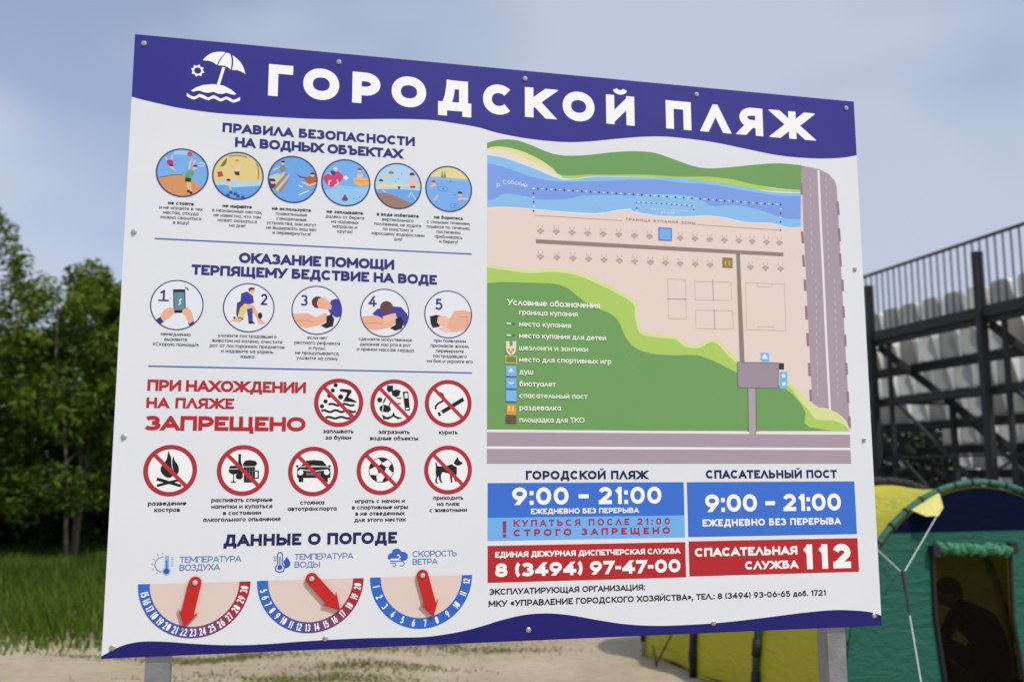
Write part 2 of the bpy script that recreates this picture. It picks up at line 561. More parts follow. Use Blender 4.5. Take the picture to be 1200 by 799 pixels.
def seat_mesh():
    """bucket seat: curved tapered back with a side wing to each side, and a pan"""
    bm = bmesh.new()
    nv = 9
    # section of the shell: gently curved back, then a crisp crease into a side wing sweeping forward
    g = []
    for j in range(nv):
        f = j / (nv - 1)
        z = .0 + .56 * f
        rd = max(0, (f - .8) / .2) ** 2
        hw = .292 - .085 * f - .03 * rd
        wd = .03 + .14 * f - .03 * rd
        y0 = .03 - .08 * f
        prof = [(-hw - .012, y0 + wd)] + [(u * hw, y0 + .018 * u * u) for u in (-1, -.66, -.33, 0, .33, .66, 1)] + [(hw + .012, y0 + wd)]
        g.append([bm.verts.new((px, py, z)) for px, py in prof])
    for j in range(nv - 1):
        for i in range(8):
            bm.faces.new((g[j][i], g[j][i + 1], g[j + 1][i + 1], g[j + 1][i]))
    # pan
    pan = []
    for j in range(5):
        f = j / 4
        pan.append([bm.verts.new((-.235 + .47 * i / 6, .03 + .40 * f, .05 + .02 * f + .03 * (abs(i - 3) / 3) ** 2 - .012 * math.sin(f * math.pi))) for i in range(7)])
    for j in range(4):
        for i in range(6):
            bm.faces.new((pan[j][i], pan[j][i + 1], pan[j + 1][i + 1], pan[j + 1][i]))
    me = bpy.data.meshes.new('seat')
    r = bmesh.ops.solidify(bm, geom=bm.faces[:], thickness=.012)
    bm.normal_update()
    bm.to_mesh(me); bm.free()
    me.materials.append(gs_seat)
    return me


seat_me = seat_mesh()
SP = .625
x_hi = [5.6, 4.6, 3.8, 3.1, 2.4, 1.7, 1.0, .3]
ns = 0
for i in range(7):
    z = DECK0 - DROP * i + .05
    for k_ in range(14):
        xx = 0.40 + SP * 8 - SP * k_ - (SP * round((5.4 - x_hi[i]) / SP))
        if ns >= 99: break
        if i >= 4 and xx < (-2.4, -3.3, -4.2)[i - 4]: break
        o = link('seat', seat_me, stand)
        o.location = (xx, RUN * i + .26, z + .02)
        ns += 1

# ================================================================== TENT
TF0 = Vector((1.98, 6.2, 0)); TW = Vector((.9555, .295, 0)); TB = Vector((-.295, .9555, 0))
tent_rz = math.atan2(TW.y, TW.x)
TC_ = TF0 + TW * 1.2
tent = empty('dome_tent', (TC_.x, TC_.y, -.02), tent_rz, 'yellow and green tunnel tent with a dark navy panel above its open door', 'tent')
TRX, TRZ, TLEN = 1.16, 1.545, 2.85


def fabric(name, rgb, transl=.0, bump=.5, sc=5.0, rough=.55, spec=.3):
    m, t, p = mat_new(name)
    p.inputs['Base Color'].default_value = (*rgb, 1)
    p.inputs['Roughness'].default_value = rough
    p.inputs['Specular IOR Level'].default_value = spec
    co = t.nodes.new('ShaderNodeTexCoord')
    mpn = t.nodes.new('ShaderNodeMapping'); mpn.inputs['Scale'].default_value = (1, 1, 2.8); mpn.inputs['Rotation'].default_value = (.3, .5, 0)
    t.links.new(co.outputs['Object'], mpn.inputs['Vector'])
    n = t.nodes.new('ShaderNodeTexNoise'); n.inputs['Scale'].default_value = sc; n.inputs['Detail'].default_value = 3; n.inputs['Distortion'].default_value = 1.2
    t.links.new(mpn.outputs['Vector'], n.inputs['Vector'])
    b = t.nodes.new('ShaderNodeBump'); b.inputs['Strength'].default_value = bump; b.inputs['Distance'].default_value = .06
    t.links.new(n.outputs['Fac'], b.inputs['Height']); t.links.new(b.outputs['Normal'], p.inputs['Normal'])
    if transl:
        tr = t.nodes.new('ShaderNodeBsdfTranslucent'); tr.inputs['Color'].default_value = (*rgb, 1)
        t.links.new(b.outputs['Normal'], tr.inputs['Normal'])
        ms = t.nodes.new('ShaderNodeMixShader'); ms.inputs[0].default_value = transl
        t.links.new(p.outputs[0], ms.inputs[1]); t.links.new(tr.outputs[0], ms.inputs[2])
        t.links.new(ms.outputs[0], t.nodes['Material Output'].inputs['Surface'])
    return m


f_yel = fabric('yellow_tent_fabric', (.52, .47, .030), transl=.07, bump=.6, sc=3.5)
f_grn = fabric('green_tent_fabric', (.022, .115, .080), transl=.05, bump=.42, sc=4.5, rough=.72, spec=.15)
f_lgrn = fabric('light_green_tent_fabric', (.05, .21, .115), bump=.6, sc=12)
f_slv = fabric('dark_green_sleeve_fabric', (.030, .13, .085), bump=.3, sc=12)
f_nav = fabric('navy_tent_fabric', (.0025, .006, .026), bump=.2, rough=.9, spec=.04)
f_blk = mat('black_webbing', (.008, .008, .009), .7, bump=.2, bscale=60)
f_cord = mat('white_cord', (.75, .74, .70), .7, bump=.3, bscale=200)
f_dark = mat('brown_groundsheet', (.035, .026, .018), .8, var=.3)


def tpt(a, s, off=0.0):
    """a: 0 = left foot .. pi = right foot; s metres behind the front"""
    return Vector((-math.cos(a) * (TRX + off), s, max(0.0, math.sin(a)) ** .82 * (TRZ + off)))


# body: three bays sagging between the hoops
bm = bmesh.new()
NA, NS = 44, 40
grid = []
for j in range(NS + 1):
    s = TLEN * j / NS
    fr = (s / (TLEN / 3)) % 1.0
    sag = -.035 * math.sin(math.pi * fr)
    row = []
    for i in range(NA + 1):
        a = math.pi * i / NA
        wr = .010 * math.sin(9 * s + 5 * a) * math.sin(a * 7 + s * 2) * math.sin(math.pi * fr)
        row.append(bm.verts.new(tpt(a, s, sag + wr - .015)))
    grid.append(row)
for j in range(NS):
    for i in range(NA):
        bm.faces.new((grid[j][i], grid[j][i + 1], grid[j + 1][i + 1], grid[j + 1][i]))
obj_bm('body', bm, f_yel, tent, True)
# rear wall
bm = bmesh.new()
vs = [bm.verts.new(tpt(math.pi * i / NA, TLEN + .02 + .10 * math.sin(math.pi * i / NA), -.02)) for i in range(NA + 1)]
bm.faces.new(vs)
obj_bm('rear_wall', bm, f_yel, tent)
bm = bmesh.new()
vs = [bm.verts.new(p) for p in ((-1.14, .02, .03), (1.14, .02, .03), (1.14, TLEN, .03), (-1.14, TLEN, .03))]
bm.faces.new(vs)
obj_bm('groundsheet', bm, f_dark, tent)


def sheet2d(name, loops, y, m, parent, yfun=None):
    """flat fabric panel from loops of (x,z)"""
    flat = [Vector((p[0], p[1], 0)) for lp in loops for p in lp]
    tris = tessellate_polygon([[Vector((p[0], p[1], 0)) for p in lp] for lp in loops])
    bm = bmesh.new()
    vs = [bm.verts.new((p.x, y + (yfun(p.x, p.y) if yfun else 0), p.y)) for p in flat]
    for t in tris:
        try: bm.faces.new([vs[i] for i in t])
        except ValueError: pass
    bmesh.ops.recalc_face_normals(bm, faces=bm.faces)
    return obj_bm(name, bm, m, parent)


ZN = 1.235      # lower edge of the navy panel


def arch_pts(z_from, off, n=50):
    pts = []
    for i in range(n + 1):
        a = math.pi * i / n
        p = tpt(a, 0, off)
        pts.append((p.x, p.z))
    return pts


arch = arch_pts(0, -.03, 80)
up = [p for p in arch if p[1] >= ZN]
lo_l = [p for p in arch if p[1] < ZN and p[0] < 0]
lo_r = [p for p in arch if p[1] < ZN and p[0] > 0]
def xat(z):
    return math.cos(math.asin(min(1, z / (TRZ - .03)) ** (1 / .82))) * (TRX - .03)
xe = xat(ZN)
# door opening (local x, z)
door = [(-.33, .06), (-.375, .28), (-.42, .69), (-.415, 1.13), (.215, 1.10), (.20, .66), (.255, .24), (.29, .06)]
def bulge(x, z):
    return -.05 * max(0, 1 - (x / 1.1) ** 2 - (z / 1.6 - .3) ** 2)
sheet2d('front_panel', [lo_l + [(-xe, ZN), (xe, ZN)] + lo_r, door], -.02, f_grn, tent, None)
sheet2d('navy_panel', [[(-xe, ZN)] + up + [(xe, ZN)]], -.024, f_nav, tent, None)
# mesh screen in the door, made dark and dense to shade the interior
mm, t_, p_ = mat_new('shading_door_mesh')
p_.inputs['Base Color'].default_value = (.006, .004, .003, 1); p_.inputs['Roughness'].default_value = .9; p_.inputs['Specular IOR Level'].default_value = .03
trn = t_.nodes.new('ShaderNodeBsdfTransparent'); msn = t_.nodes.new('ShaderNodeMixShader'); msn.inputs[0].default_value = .72
t_.links.new(trn.outputs[0], msn.inputs[1]); t_.links.new(p_.outputs[0], msn.inputs[2])
t_.links.new(msn.outputs[0], t_.nodes['Material Output'].inputs['Surface'])
sheet2d('door_screen', [door], .0, mm, tent)
# door edging (black zip) and rolled valance
bm = bmesh.new(); add_tube(bm, [(p[0], -.03, p[1]) for p in door[:4]], .014, 6); add_tube(bm, [(p[0], -.03, p[1]) for p in door[4:]], .014, 6)
obj_bm('zip', bm, f_blk, tent)
bm = bmesh.new()
vp = []
for i in range(40):
    f = i / 39
    vp.append((-.40 + .60 * f, -.055 + .012 * math.sin(i * 1.9), 1.135 - .03 * f + .014 * math.sin(i * 1.3) + .010 * math.sin(i * 2.7)))
add_tube(bm, vp, [.024 + .012 * abs(math.sin(i * .9)) for i in range(40)], 8)
obj_bm('rolled_flap', bm, f_lgrn, tent, True)
for xx in (-.415, .215):
    bm = bmesh.new(); add_box(bm, (xx, -.05, 1.115), (.05, .05, .07)); obj_bm('flap_tie', bm, f_blk, tent)
# hoops: sleeve with black ties
for hi, s in enumerate((0.0, TLEN / 3, TLEN * 2 / 3, TLEN)):
    bm = bmesh.new()
    pts = [tpt(math.pi * i / 60, s + (-.03 if hi == 0 else 0), .012) for i in range(61)]
    add_tube(bm, pts, (.021, .026, .030, .016)[hi], 8)
    sl = obj_bm('pole_sleeve', bm, f_slv if hi == 0 else mat('dark_sleeve', (.010, .045, .028), .8) if hi == 1 else (f_blk if hi == 2 else mat('grey_pole_sleeve', (.3, .3, .27), .7)), tent, True)
    for q in range(26):
        a = math.pi * (q + .5) / 26
        c = tpt(a, s + (-.03 if hi == 0 else 0), .012)
        tg = (tpt(a + .01, s, .012) - tpt(a - .01, s, .012)).normalized()
        bm = bmesh.new()
        ln = (.008, .058, .038, .03)[hi]
        add_tube(bm, [c - tg * ln, c + tg * ln], (.025, .033, .034, .02)[hi], 8)
        obj_bm('tie', bm, f_blk, sl, True)
# yellow guy tab and its three-way guy line
at = tpt(math.radians(68), -.06, .02)
bm = bmesh.new()
vs = [bm.verts.new(at + Vector(d)) for d in ((-.14, .02, -.085), (.10, .02, .03), (.085, -.03, -.075), (.01, -.07, -.125), (-.07, -.05, -.13))]
bm.faces.new(vs)
obj_bm('guy_tab', bm, fabric('pale_yellow_tab', (.62, .58, .16), bump=.3), tent)
bm = bmesh.new()
tens = Vector((-1.11, -.60, 1.045)); tens2 = Vector((-1.243, -.80, .848)); stake_p = Vector((-2.27, -2.25, .03))
add_tube(bm, [at + Vector((.0, -.07, -.12)), tens], .0026, 6)
add_tube(bm, [tpt(math.radians(43), -.05, .02), tens], .003, 6)
add_tube(bm, [tens2, tens2.lerp(stake_p, .5) + Vector((0, 0, -.01)), stake_p], .0026, 6)
gl = obj_bm('guy_line', bm, f_cord, tent)
bm = bmesh.new(); add_tube(bm, [tens + Vector((0, 0, .01)), tens.lerp(tens2, .35), tens2], [.014, .010, .006], 8)
obj_bm('tensioner', bm, f_blk, gl)
bm = bmesh.new(); add_tube(bm, [stake_p + Vector((-.03, -.03, .08)), stake_p, stake_p + Vector((.05, .05, -.12))], .006, 6)
obj_bm('stake', bm, f_cord, gl)
# side guy of the third hoop down to its stake
bm = bmesh.new()
sp = Vector((-1.30, TLEN * 2 / 3 + .42, .02))
add_tube(bm, [tpt(math.radians(24), TLEN * 2 / 3, .03), sp], .007, 6)
gl2 = obj_bm('guy_line', bm, f_blk, tent)
bm = bmesh.new(); add_tube(bm, [sp + Vector((-.02, 0, .17)), sp + Vector((.03, 0, -.12))], .009, 6)
obj_bm('stake', bm, mat('rusty_stake', (.12, .09, .07), .7), gl2)

# ================================================================== PERSON IN THE TENT
cloth = mat('dark_navy_clothing', (.004, .006, .030), .95, var=.2, scale=9, spec=.03)
skin = mat('person_skin', (.30, .17, .11), .55)  # one even skin tone
hair_m = mat('dark_hair', (.012, .009, .008), .6, bump=.5, bscale=90)


def skin_body(name, verts, edges, radii, root, m, parent):
    me = bpy.data.meshes.new(name)
    me.from_pydata(verts, edges, [])
    o = link(name, me, parent, [m])
    mod = o.modifiers.new('skin', 'SKIN')
    mod.use_smooth_shade = True
    for i, r in enumerate(radii):
        sv = me.skin_vertices[0].data[i]
        sv.radius = (r, r) if not isinstance(r, tuple) else r
        sv.use_root = (i == root)
    sub = o.modifiers.new('sub', 'SUBSURF'); sub.levels = 1; sub.render_levels = 2
    return o


pw = tent.matrix_basis.copy()
person = empty('person', pw @ Vector((.70, .72, .035)), tent_rz, 'person in dark clothes sitting hunched inside the tent behind its door screen', 'person')
# local: x towards the tent's right, y deeper, z up; faces -x
V = [(.05, 0, .12), (.02, 0, .28), (-.07, 0, .43), (-.16, 0, .53), (-.22, 0, .58), (-.27, 0, .61), (-.335, 0, .655), (-.35, 0, .70),
     (-.17, -.17, .50), (-.22, -.24, .32), (-.40, -.17, .30), (-.46, -.13, .33),
     (-.17, .17, .50), (-.22, .24, .32), (-.40, .17, .30), (-.46, .13, .33),
     (.02, -.10, .10), (-.33, -.17, .36), (-.24, -.15, .07), (-.40, -.15, .035),
     (.02, .10, .10), (-.36, .17, .36), (-.26, .15, .07), (-.42, .15, .035)]
E_ = [(0, 1), (1, 2), (2, 3), (3, 4), (4, 5), (5, 6), (6, 7), (3, 8), (8, 9), (9, 10), (10, 11), (3, 12), (12, 13), (13, 14), (14, 15),
      (0, 16), (16, 17), (17, 18), (18, 19), (0, 20), (20, 21), (21, 22), (22, 23)]
Rr = [.13, .13, .14, .125, .07, .055, .08, .085, .062, .047, .036, .032, .062, .047, .036, .032, .095, .065, .046, .038, .095, .065, .046, .038]
n0 = len(V)
for sy in (-1, 1):       # fingers: short chains rooted in each palm
    base_i = 11 if sy < 0 else 15
    bx, by, bz = V[base_i]
    for q in range(4):
        i0 = len(V)
        yy = by + (q - 1.5) * .019
        ln = (.060, .070, .066, .052)[q]
        V += [(bx - .035, yy, bz + .010), (bx - .035 - ln * .6, yy, bz - .004), (bx - .035 - ln * .85, yy, bz - .030)]
        E_ += [(base_i, i0), (i0, i0 + 1), (i0 + 1, i0 + 2)]
        Rr += [.010, .0085, .007]
    i0 = len(V)
    V += [(bx - .015, by - sy * .035, bz + .005), (bx - .045, by - sy * .048, bz - .012)]
    E_ += [(base_i, i0), (i0, i0 + 1)]
    Rr += [.011, .008]
body = skin_body('body', V, E_, Rr, 0, cloth, person)
bm = bmesh.new()
bmesh.ops.create_uvsphere(bm, u_segments=18, v_segments=12, radius=.086)
for v in bm.verts:
    v.co.x *= 1.12; v.co.z *= 1.22
    if v.co.x < -.06: v.co.x *= .93
    if abs(v.co.y) < .02 and -.02 < v.co.z < .015 and v.co.x < -.08: v.co.x -= .018   # nose
    v.co += Vector((-.362, 0, .705))
obj_bm('head', bm, skin, person, True)
bm = bmesh.new()
bmesh.ops.create_uvsphere(bm, u_segments=18, v_segments=12, radius=.092)
dele = [v for v in bm.verts if v.co.z < -.01 and v.co.x < .02]
for v in bm.verts:
    v.co.x = v.co.x * 1.12 + .008; v.co.z *= 1.22
    v.co += Vector((-.360, 0, .709))
bmesh.ops.delete(bm, geom=dele, context='VERTS')
obj_bm('hair', bm, hair_m, person, True)

# ================================================================== STROKE LETTERING
def arc(cx, cy, rx, ry, a0, a1, n=None, e=1.0):
    n = n or max(4, int(abs(a1 - a0) / 11))
    out = []
    for i in range(n + 1):
        t = math.radians(a0 + (a1 - a0) * i / n)
        c, s = math.cos(t), math.sin(t)
        out.append((cx + rx * math.copysign(abs(c) ** e, c), cy + ry * math.copysign(abs(s) ** e, s)))
    return out


def bowl(y0, y1, xr, xs=.45, x0=0.0):
    ym, ry = (y0 + y1) / 2, (y1 - y0) / 2
    return [(x0, y1), (xs, y1)] + arc(xs, ym, xr - xs, ry, 78, -78, 12) + [(xs, y0), (x0, y0)]


def ring_(cx=.5, cy=.5, rx=.5, ry=.5, n=32):
    return arc(cx, cy, rx, ry, 0, 360, n, .94)


G = {}
def g(ch, wd, *st): G[ch] = (wd, st)
g('А', 1.02, [(0, 0), (.5, 1)], [(1, 0), (.5, 1)], [(.2, .27), (.8, .27)])
g('Л', 1.0, [(0, 0), (.5, 1)], [(1, 0), (.5, 1)])
g('Б', .86, [(.92, 1), (0, 1), (0, 0)], bowl(0, .58, 1))
g('В', .88, [(0, 0), (0, 1)], bowl(.52, 1, .92), bowl(0, .52, 1))
g('Г', .72, [(0, 0), (0, 1), (1, 1)])
g('Д', 1.06, [(.86, 0), (.86, 1), (.34, 1), (.27, .45), (.14, 0)], [(0, -.24), (0, 0), (1, 0), (1, -.24)])
g('Е', .78, [(1, 1), (0, 1), (0, 0), (1, 0)], [(0, .5), (.88, .5)])
g('Ж', 1.42, [(.5, 0), (.5, 1)], [(.04, 1), (.5, .42)], [(.04, 0), (.5, .58)], [(.96, 1), (.5, .42)], [(.96, 0), (.5, .58)])
g('З', .84, arc(.42, .75, .50, .25, 152, -90, 18), arc(.42, .26, .58, .26, 90, -152, 18))
g('И', .98, [(0, 0), (0, 1)], [(1, 0), (1, 1)], [(0, 0), (1, 1)])
g('Й', .98, [(0, 0), (0, 1)], [(1, 0), (1, 1)], [(0, 0), (1, 1)], (.55, arc(.5, 1.52, .25, .17, 190, 350, 10)))
g('К', .90, [(0, 0), (0, 1)], [(.96, 1), (.05, .38)], [(.96, 0), (.30, .58)])
g('М', 1.12, [(0, 0), (0, 1)], [(1, 0), (1, 1)], [(0, 1), (.5, .22)], [(1, 1), (.5, .22)])
g('Н', .94, [(0, 0), (0, 1)], [(1, 0), (1, 1)], [(0, .5), (1, .5)])
g('О', 1.08, ring_())
g('П', .92, [(0, 0), (0, 1), (1, 1), (1, 0)])
g('Р', .86, [(0, 0), (0, 1)], bowl(.36, 1, 1))
g('С', 1.02, arc(.5, .5, .5, .5, 42, 318, 26, .94))
g('Т', .86, [(0, 1), (1, 1)], [(.5, 0), (.5, 1)])
g('У', .94, [(0, 1), (.52, .28)], [(1, 1), (.30, 0)])
g('Ф', 1.24, [(.5, -.04), (.5, 1.04)], ring_(.5, .5, .5, .40))
g('Х', .96, [(0, 1), (1, 0)], [(0, 0), (1, 1)])
g('Ц', 1.0, [(0, 1), (0, 0), (.9, 0), (.9, 1)], [(.9, 0), (1, 0), (1, -.24)])
g('Ч', .86, [(0, 1), (0, .62), (.1, .46), (.3, .40), (1, .40)], [(1, 0), (1, 1)])
g('Ш', 1.30, [(0, 1), (0, 0), (1, 0), (1, 1)], [(.5, 0), (.5, 1)])
g('Щ', 1.36, [(0, 1), (0, 0), (.94, 0), (.94, 1)], [(.47, 0), (.47, 1)], [(.94, 0), (1, 0), (1, -.24)])
g('Ъ', 1.02, [(0, 1), (.27, 1), (.27, 0)], bowl(0, .58, 1, .6, .27))
g('Ы', 1.18, [(0, 0), (0, 1)], bowl(0, .58, .70, .30), [(1, 0), (1, 1)])
g('Ь', .84, [(0, 0), (0, 1)], bowl(0, .58, 1))
g('Э', .98, arc(.5, .5, .5, .5, 138, -138, 26, .94), [(.34, .5), (1, .5)])
g('Ю', 1.42, [(0, 0), (0, 1)], ring_(.64, .5, .36, .5), [(0, .5), (.28, .5)])
g('Я', .88, [(1, 0), (1, 1)], [(1 - x, y) for x, y in bowl(.38, 1, 1)], [(.50, .40), (.04, 0)])
for a_, b_ in zip('вгзиклмнптхчшъыьэюя', 'ВГЗИКЛМНПТХЧШЪЫЬЭЮЯ'):
    g(a_, G[b_][0], *G[b_][1])
g('ж', 1.36, *G['Ж'][1]); g('й', .98, *G['Й'][1]); g('д', 1.08, *G['Д'][1]); g('щ', 1.36, *G['Щ'][1]); g('ц', 1.0, *G['Ц'][1])
g('а', 1.0, ring_(.48, .5, .48, .5), [(1, 0), (1, 1)])
g('б', 1.0, ring_(), arc(.62, .5, .62, .98, 180, 110, 8) + [(.95, 1.48)])
g('е', 1.0, arc(.5, .5, .5, .5, 0, 312, 28, .94), [(.05, .5), (1, .5)])
g('о', 1.02, ring_()); g('с', .96, *G['С'][1])
g('р', 1.0, ring_(.52, .5, .48, .5), [(0, 1), (0, -.48)])
g('у', .94, [(0, 1), (.52, .10)], [(1, 1), (.32, -.48)])
g('ф', 1.5, ring_(.5, .5, .5, .5), [(.5, 1.45), (.5, -.48)])
g('0', .90, ring_()); g('1', .46, [(0, .76), (1, 1)], [(1, 1), (1, 0)])
g('2', .82, arc(.5, .70, .5, .30, 165, -18, 16) + [(.72, .44), (0, 0)], [(0, 0), (1, 0)])
g('3', .84, *G['З'][1])
g('4', .94, [(.70, 1), (.0, .26)], [(0, .26), (1, .26)], [(.70, 0), (.70, .6)])
g('5', .84, [(.92, 1), (.14, 1), (.10, .55)], arc(.44, .32, .56, .32, 128, -152, 20))
g('6', .88, ring_(.5, .33, .5, .33), [(.03, .45), (.60, 1)])
g('7', .80, [(0, 1), (1, 1)], [(1, 1), (.32, 0)])
g('8', .86, ring_(.5, .755, .42, .245), ring_(.5, .26, .5, .26))
g('9', .88, ring_(.5, .67, .5, .33), [(.97, .55), (.40, 0)])
g('.', .0, [(0, 0), (0, .01)]); g(',', .0, [(0, 0.02), (-.3, -.26)]); g(':', .0, [(0, 0), (0, .01)], [(0, .72), (0, .73)])
g('!', .0, [(0, 0), (0, .01)], [(0, .36), (0, 1)]); g('-', .42, [(0, .46), (1, .46)]); g('–', .62, [(0, .46), (1, .46)])
g('(', .26, arc(1.0, .5, 1.0, .66, 110, 250, 12)); g(')', .26, arc(0, .5, 1.0, .66, 70, -70, 12))
g('«', .66, [(.42, .80), (0, .45), (.42, .10)], [(1, .80), (.58, .45), (1, .10)])
g('»', .66, [(.58, .80), (1, .45), (.58, .10)], [(0, .80), (.42, .45), (0, .10)])
LOW = set('абвгдежзийклмнопрстуфхцчшщъыьэюя')
XH = .74


def clip_half(poly, axis, val, keep_less):
    out = []
    n = len(poly)
    for i in range(n):
        p, q = poly[i], poly[(i + 1) % n]
        ip = (p[axis] <= val + 1e-9) if keep_less else (p[axis] >= val - 1e-9)
        iq = (q[axis] <= val + 1e-9) if keep_less else (q[axis] >= val - 1e-9)
        if ip: out.append(p)
        if ip != iq:
            t = (val - p[axis]) / (q[axis] - p[axis])
            out.append((p[0] + t * (q[0] - p[0]), p[1] + t * (q[1] - p[1])))
    return out


_gc = {}
def glyph(ch, k, s):
    """-> (advance, verts, tris) for cap height 1, width factor k, stroke s"""
    key = (ch, round(k, 3), round(s, 3))
    if key in _gc: return _gc[key]
    wd, strokes = G[ch]
    H = XH if ch in LOW else 1.0
    low = H / 1.0
    W_ = max(s, wd * k * (low * 1.02 if ch in LOW else 1.0))
    sv = s
    if wd * k < .001 and ch in '.,:!': W_ = s
    if ch in '()': W_ = .24 * k + s
    P = lambda p: (s / 2 + p[0] * max(W_ - s, .30 if W_ <= s else 0), s / 2 + p[1] * (H - s))
    polys = []
    for st in strokes:
        s = sv
        if isinstance(st, tuple):
            thin, st = st
            pts = [P(p) for p in st]
            s = sv * thin
        else:
            pts = [P(p) for p in st]
        closed = math.dist(pts[0], pts[-1]) < 1e-6
        if closed: pts = pts[:-1]
        # split at corners
        segs = []
        cur = [pts[0]]
        flags0 = 'end'
        if not closed:
            for i in range(1, len(pts)):
                cur.append(pts[i])
                last = i == len(pts) - 1
                corner = False
                if not last:
                    a = math.atan2(pts[i][1] - pts[i - 1][1], pts[i][0] - pts[i - 1][0])
                    b = math.atan2(pts[i + 1][1] - pts[i][1], pts[i + 1][0] - pts[i][0])
                    dd = abs((b - a + math.pi) % (2 * math.pi) - math.pi)
                    corner = dd > R(38)
                if last or corner:
                    segs.append((cur, flags0, 'end' if last else 'corner'))
                    cur = [pts[i]]; flags0 = 'corner'
        else:
            segs.append((pts, 'closed', 'closed'))
        for pl, f0, f1 in segs:
            pl = list(pl)
            n = len(pl)
            clips = []
            for which, fl in ((0, f0), (1, f1)):
                if fl == 'closed': continue
                e = pl[0] if which == 0 else pl[-1]
                o_ = pl[1] if which == 0 else pl[-2]
                dx, dy = e[0] - o_[0], e[1] - o_[1]
                ln = math.hypot(dx, dy) or 1
                dx /= ln; dy /= ln
                ax = abs(dx) < .06 or abs(dy) < .06
                ext = 0
                yb = abs(e[1] - s / 2) < 1e-4 or abs(e[1] - (H - s / 2)) < 1e-4
                if n > 6 and fl == 'end' and not ax: ext = 0
                elif fl == 'corner' or ch in '.:': ext = s / 2
                elif ax:
                    xb = abs(e[0] - s / 2) < 1e-4 or abs(e[0] - (W_ - s / 2)) < 1e-4
                    if (abs(dx) < .06) or (abs(dy) < .06 and xb): ext = s / 2
                elif yb and n <= 6:
                    ext = 1.3 * s
                    clips.append((1, 0.0, False) if e[1] < H / 2 else (1, H, True))
                    if ch in 'АЛл': clips.append((0, W_ / 2 + .002, True) if min(p[0] for p in pts) < W_ * .25 else (0, W_ / 2 - .002, False))
                    if ch in 'ИЙМийм12': clips.append((0, 0.0, False)); clips.append((0, W_, True))
                elif ch in 'уб,': ext = s / 2
                ne = (e[0] + dx * ext, e[1] + dy * ext)
                if which == 0: pl[0] = ne
                else: pl[-1] = ne
            # ribbon
            Ls, Rs = [], []
            m_ = len(pl)
            for i in range(m_):
                if f0 == 'closed':
                    p0, p1 = pl[i - 1], pl[(i + 1) % m_]
                    dA = (pl[i][0] - p0[0], pl[i][1] - p0[1]); dB = (p1[0] - pl[i][0], p1[1] - pl[i][1])
                else:
                    dA = (pl[i][0] - pl[i - 1][0], pl[i][1] - pl[i - 1][1]) if i > 0 else None
                    dB = (pl[i + 1][0] - pl[i][0], pl[i + 1][1] - pl[i][1]) if i < m_ - 1 else None
                    dA = dA or dB; dB = dB or dA
                la = math.hypot(*dA) or 1; lb = math.hypot(*dB) or 1
                nA = (-dA[1] / la, dA[0] / la); nB = (-dB[1] / lb, dB[0] / lb)
                nx_, ny_ = nA[0] + nB[0], nA[1] + nB[1]
                l2 = math.hypot(nx_, ny_) or 1
                nx_, ny_ = nx_ / l2, ny_ / l2
                mit = 1 / max(.5, nx_ * nA[0] + ny_ * nA[1])
                Ls.append((pl[i][0] + nx_ * s / 2 * mit, pl[i][1] + ny_ * s / 2 * mit))
                Rs.append((pl[i][0] - nx_ * s / 2 * mit, pl[i][1] - ny_ * s / 2 * mit))
            rngi = range(m_) if f0 == 'closed' else range(m_ - 1)
            for i in rngi:
                j = (i + 1) % m_
                q = [Rs[i], Rs[j], Ls[j], Ls[i]]
                for c in clips:
                    q = clip_half(q, *c)
                if len(q) >= 3:
                    ar = sum(q[a][0] * q[(a + 1) % len(q)][1] - q[(a + 1) % len(q)][0] * q[a][1] for a in range(len(q)))
                    if abs(ar) < 1e-7: continue
                    polys.append(q if ar > 0 else q[::-1])
    vs, fs = [], []
    for q in polys:
        b = len(vs)
        vs += [Vector(p) for p in q]
        fs.append(list(range(b, b + len(q))))
    ov, oe, of, _, _, off_ = delaunay_2d_cdt(vs, [], fs, 0, 1e-6)
    tris = [list(f) for f, o_ in zip(of, off_) if len(o_)]
    res = (W_, [(v.x, v.y) for v in ov], tris)
    _gc[key] = res
    return res


KERN = {'А': (.06, .06), 'Л': (.06, .06), 'Т': (.05, .05), 'У': (.06, .06), 'Г': (0, .09), 'С': (.03, .08), 'Р': (0, .05), 'Х': (.04, .04), 'Ж': (.04, .04), 'К': (0, .04),
        'О': (.03, .03), 'Ю': (0, .03), 'Ф': (.03, .03), 'Э': (.05, .03), 'З': (.05, .02), 'Е': (0, .03), 'Ь': (0, .02), 'Б': (0, .02), 'Д': (.02, .02), '(': (.05, .14), ')': (.14, .03), '4': (.03, .02), '7': (.02, .04),
        'о': (.02, .02), 'е': (.02, .02), 'с': (.02, .04), 'а': (.02, 0), 'р': (0, .02), 'т': (.03, .03), 'у': (.04, .04), 'г': (0, .05), 'л': (.04, .04), 'х': (.03, .03), 'ж': (.02, .02), 'з': (.03, .02)}


def layout(s, k, st, tr):
    """-> total width for cap height 1"""
    x = 0
    out = []
    for i, ch in enumerate(s):
        if ch == ' ':
            x += .30 * k + tr
            continue
        wv, v, t = glyph(ch, k, st)
        if ch == '1' : pass
        l_, r_ = KERN.get(ch, (0, 0))
        if i == 0 or s[i - 1] == ' ': l_ = 0
        x -= l_ * min(1.0, tr / .12)
        out.append((x, v, t))
        x += wv + tr - (r_ * min(1.0, tr / .12) if i < len(s) - 1 and s[i + 1] != ' ' else 0)
    return x - tr, out


# ================================================================== INFORMATION BOARD
HM = np.array([[5.14434444e-01, -3.30524722e-02, 1.58200000e+02], [5.06445003e-02, 4.43703688e-01, 4.03000000e+01], [9.34157608e-05, -5.71195755e-05, 1.0]])
HI = np.linalg.inv(HM)


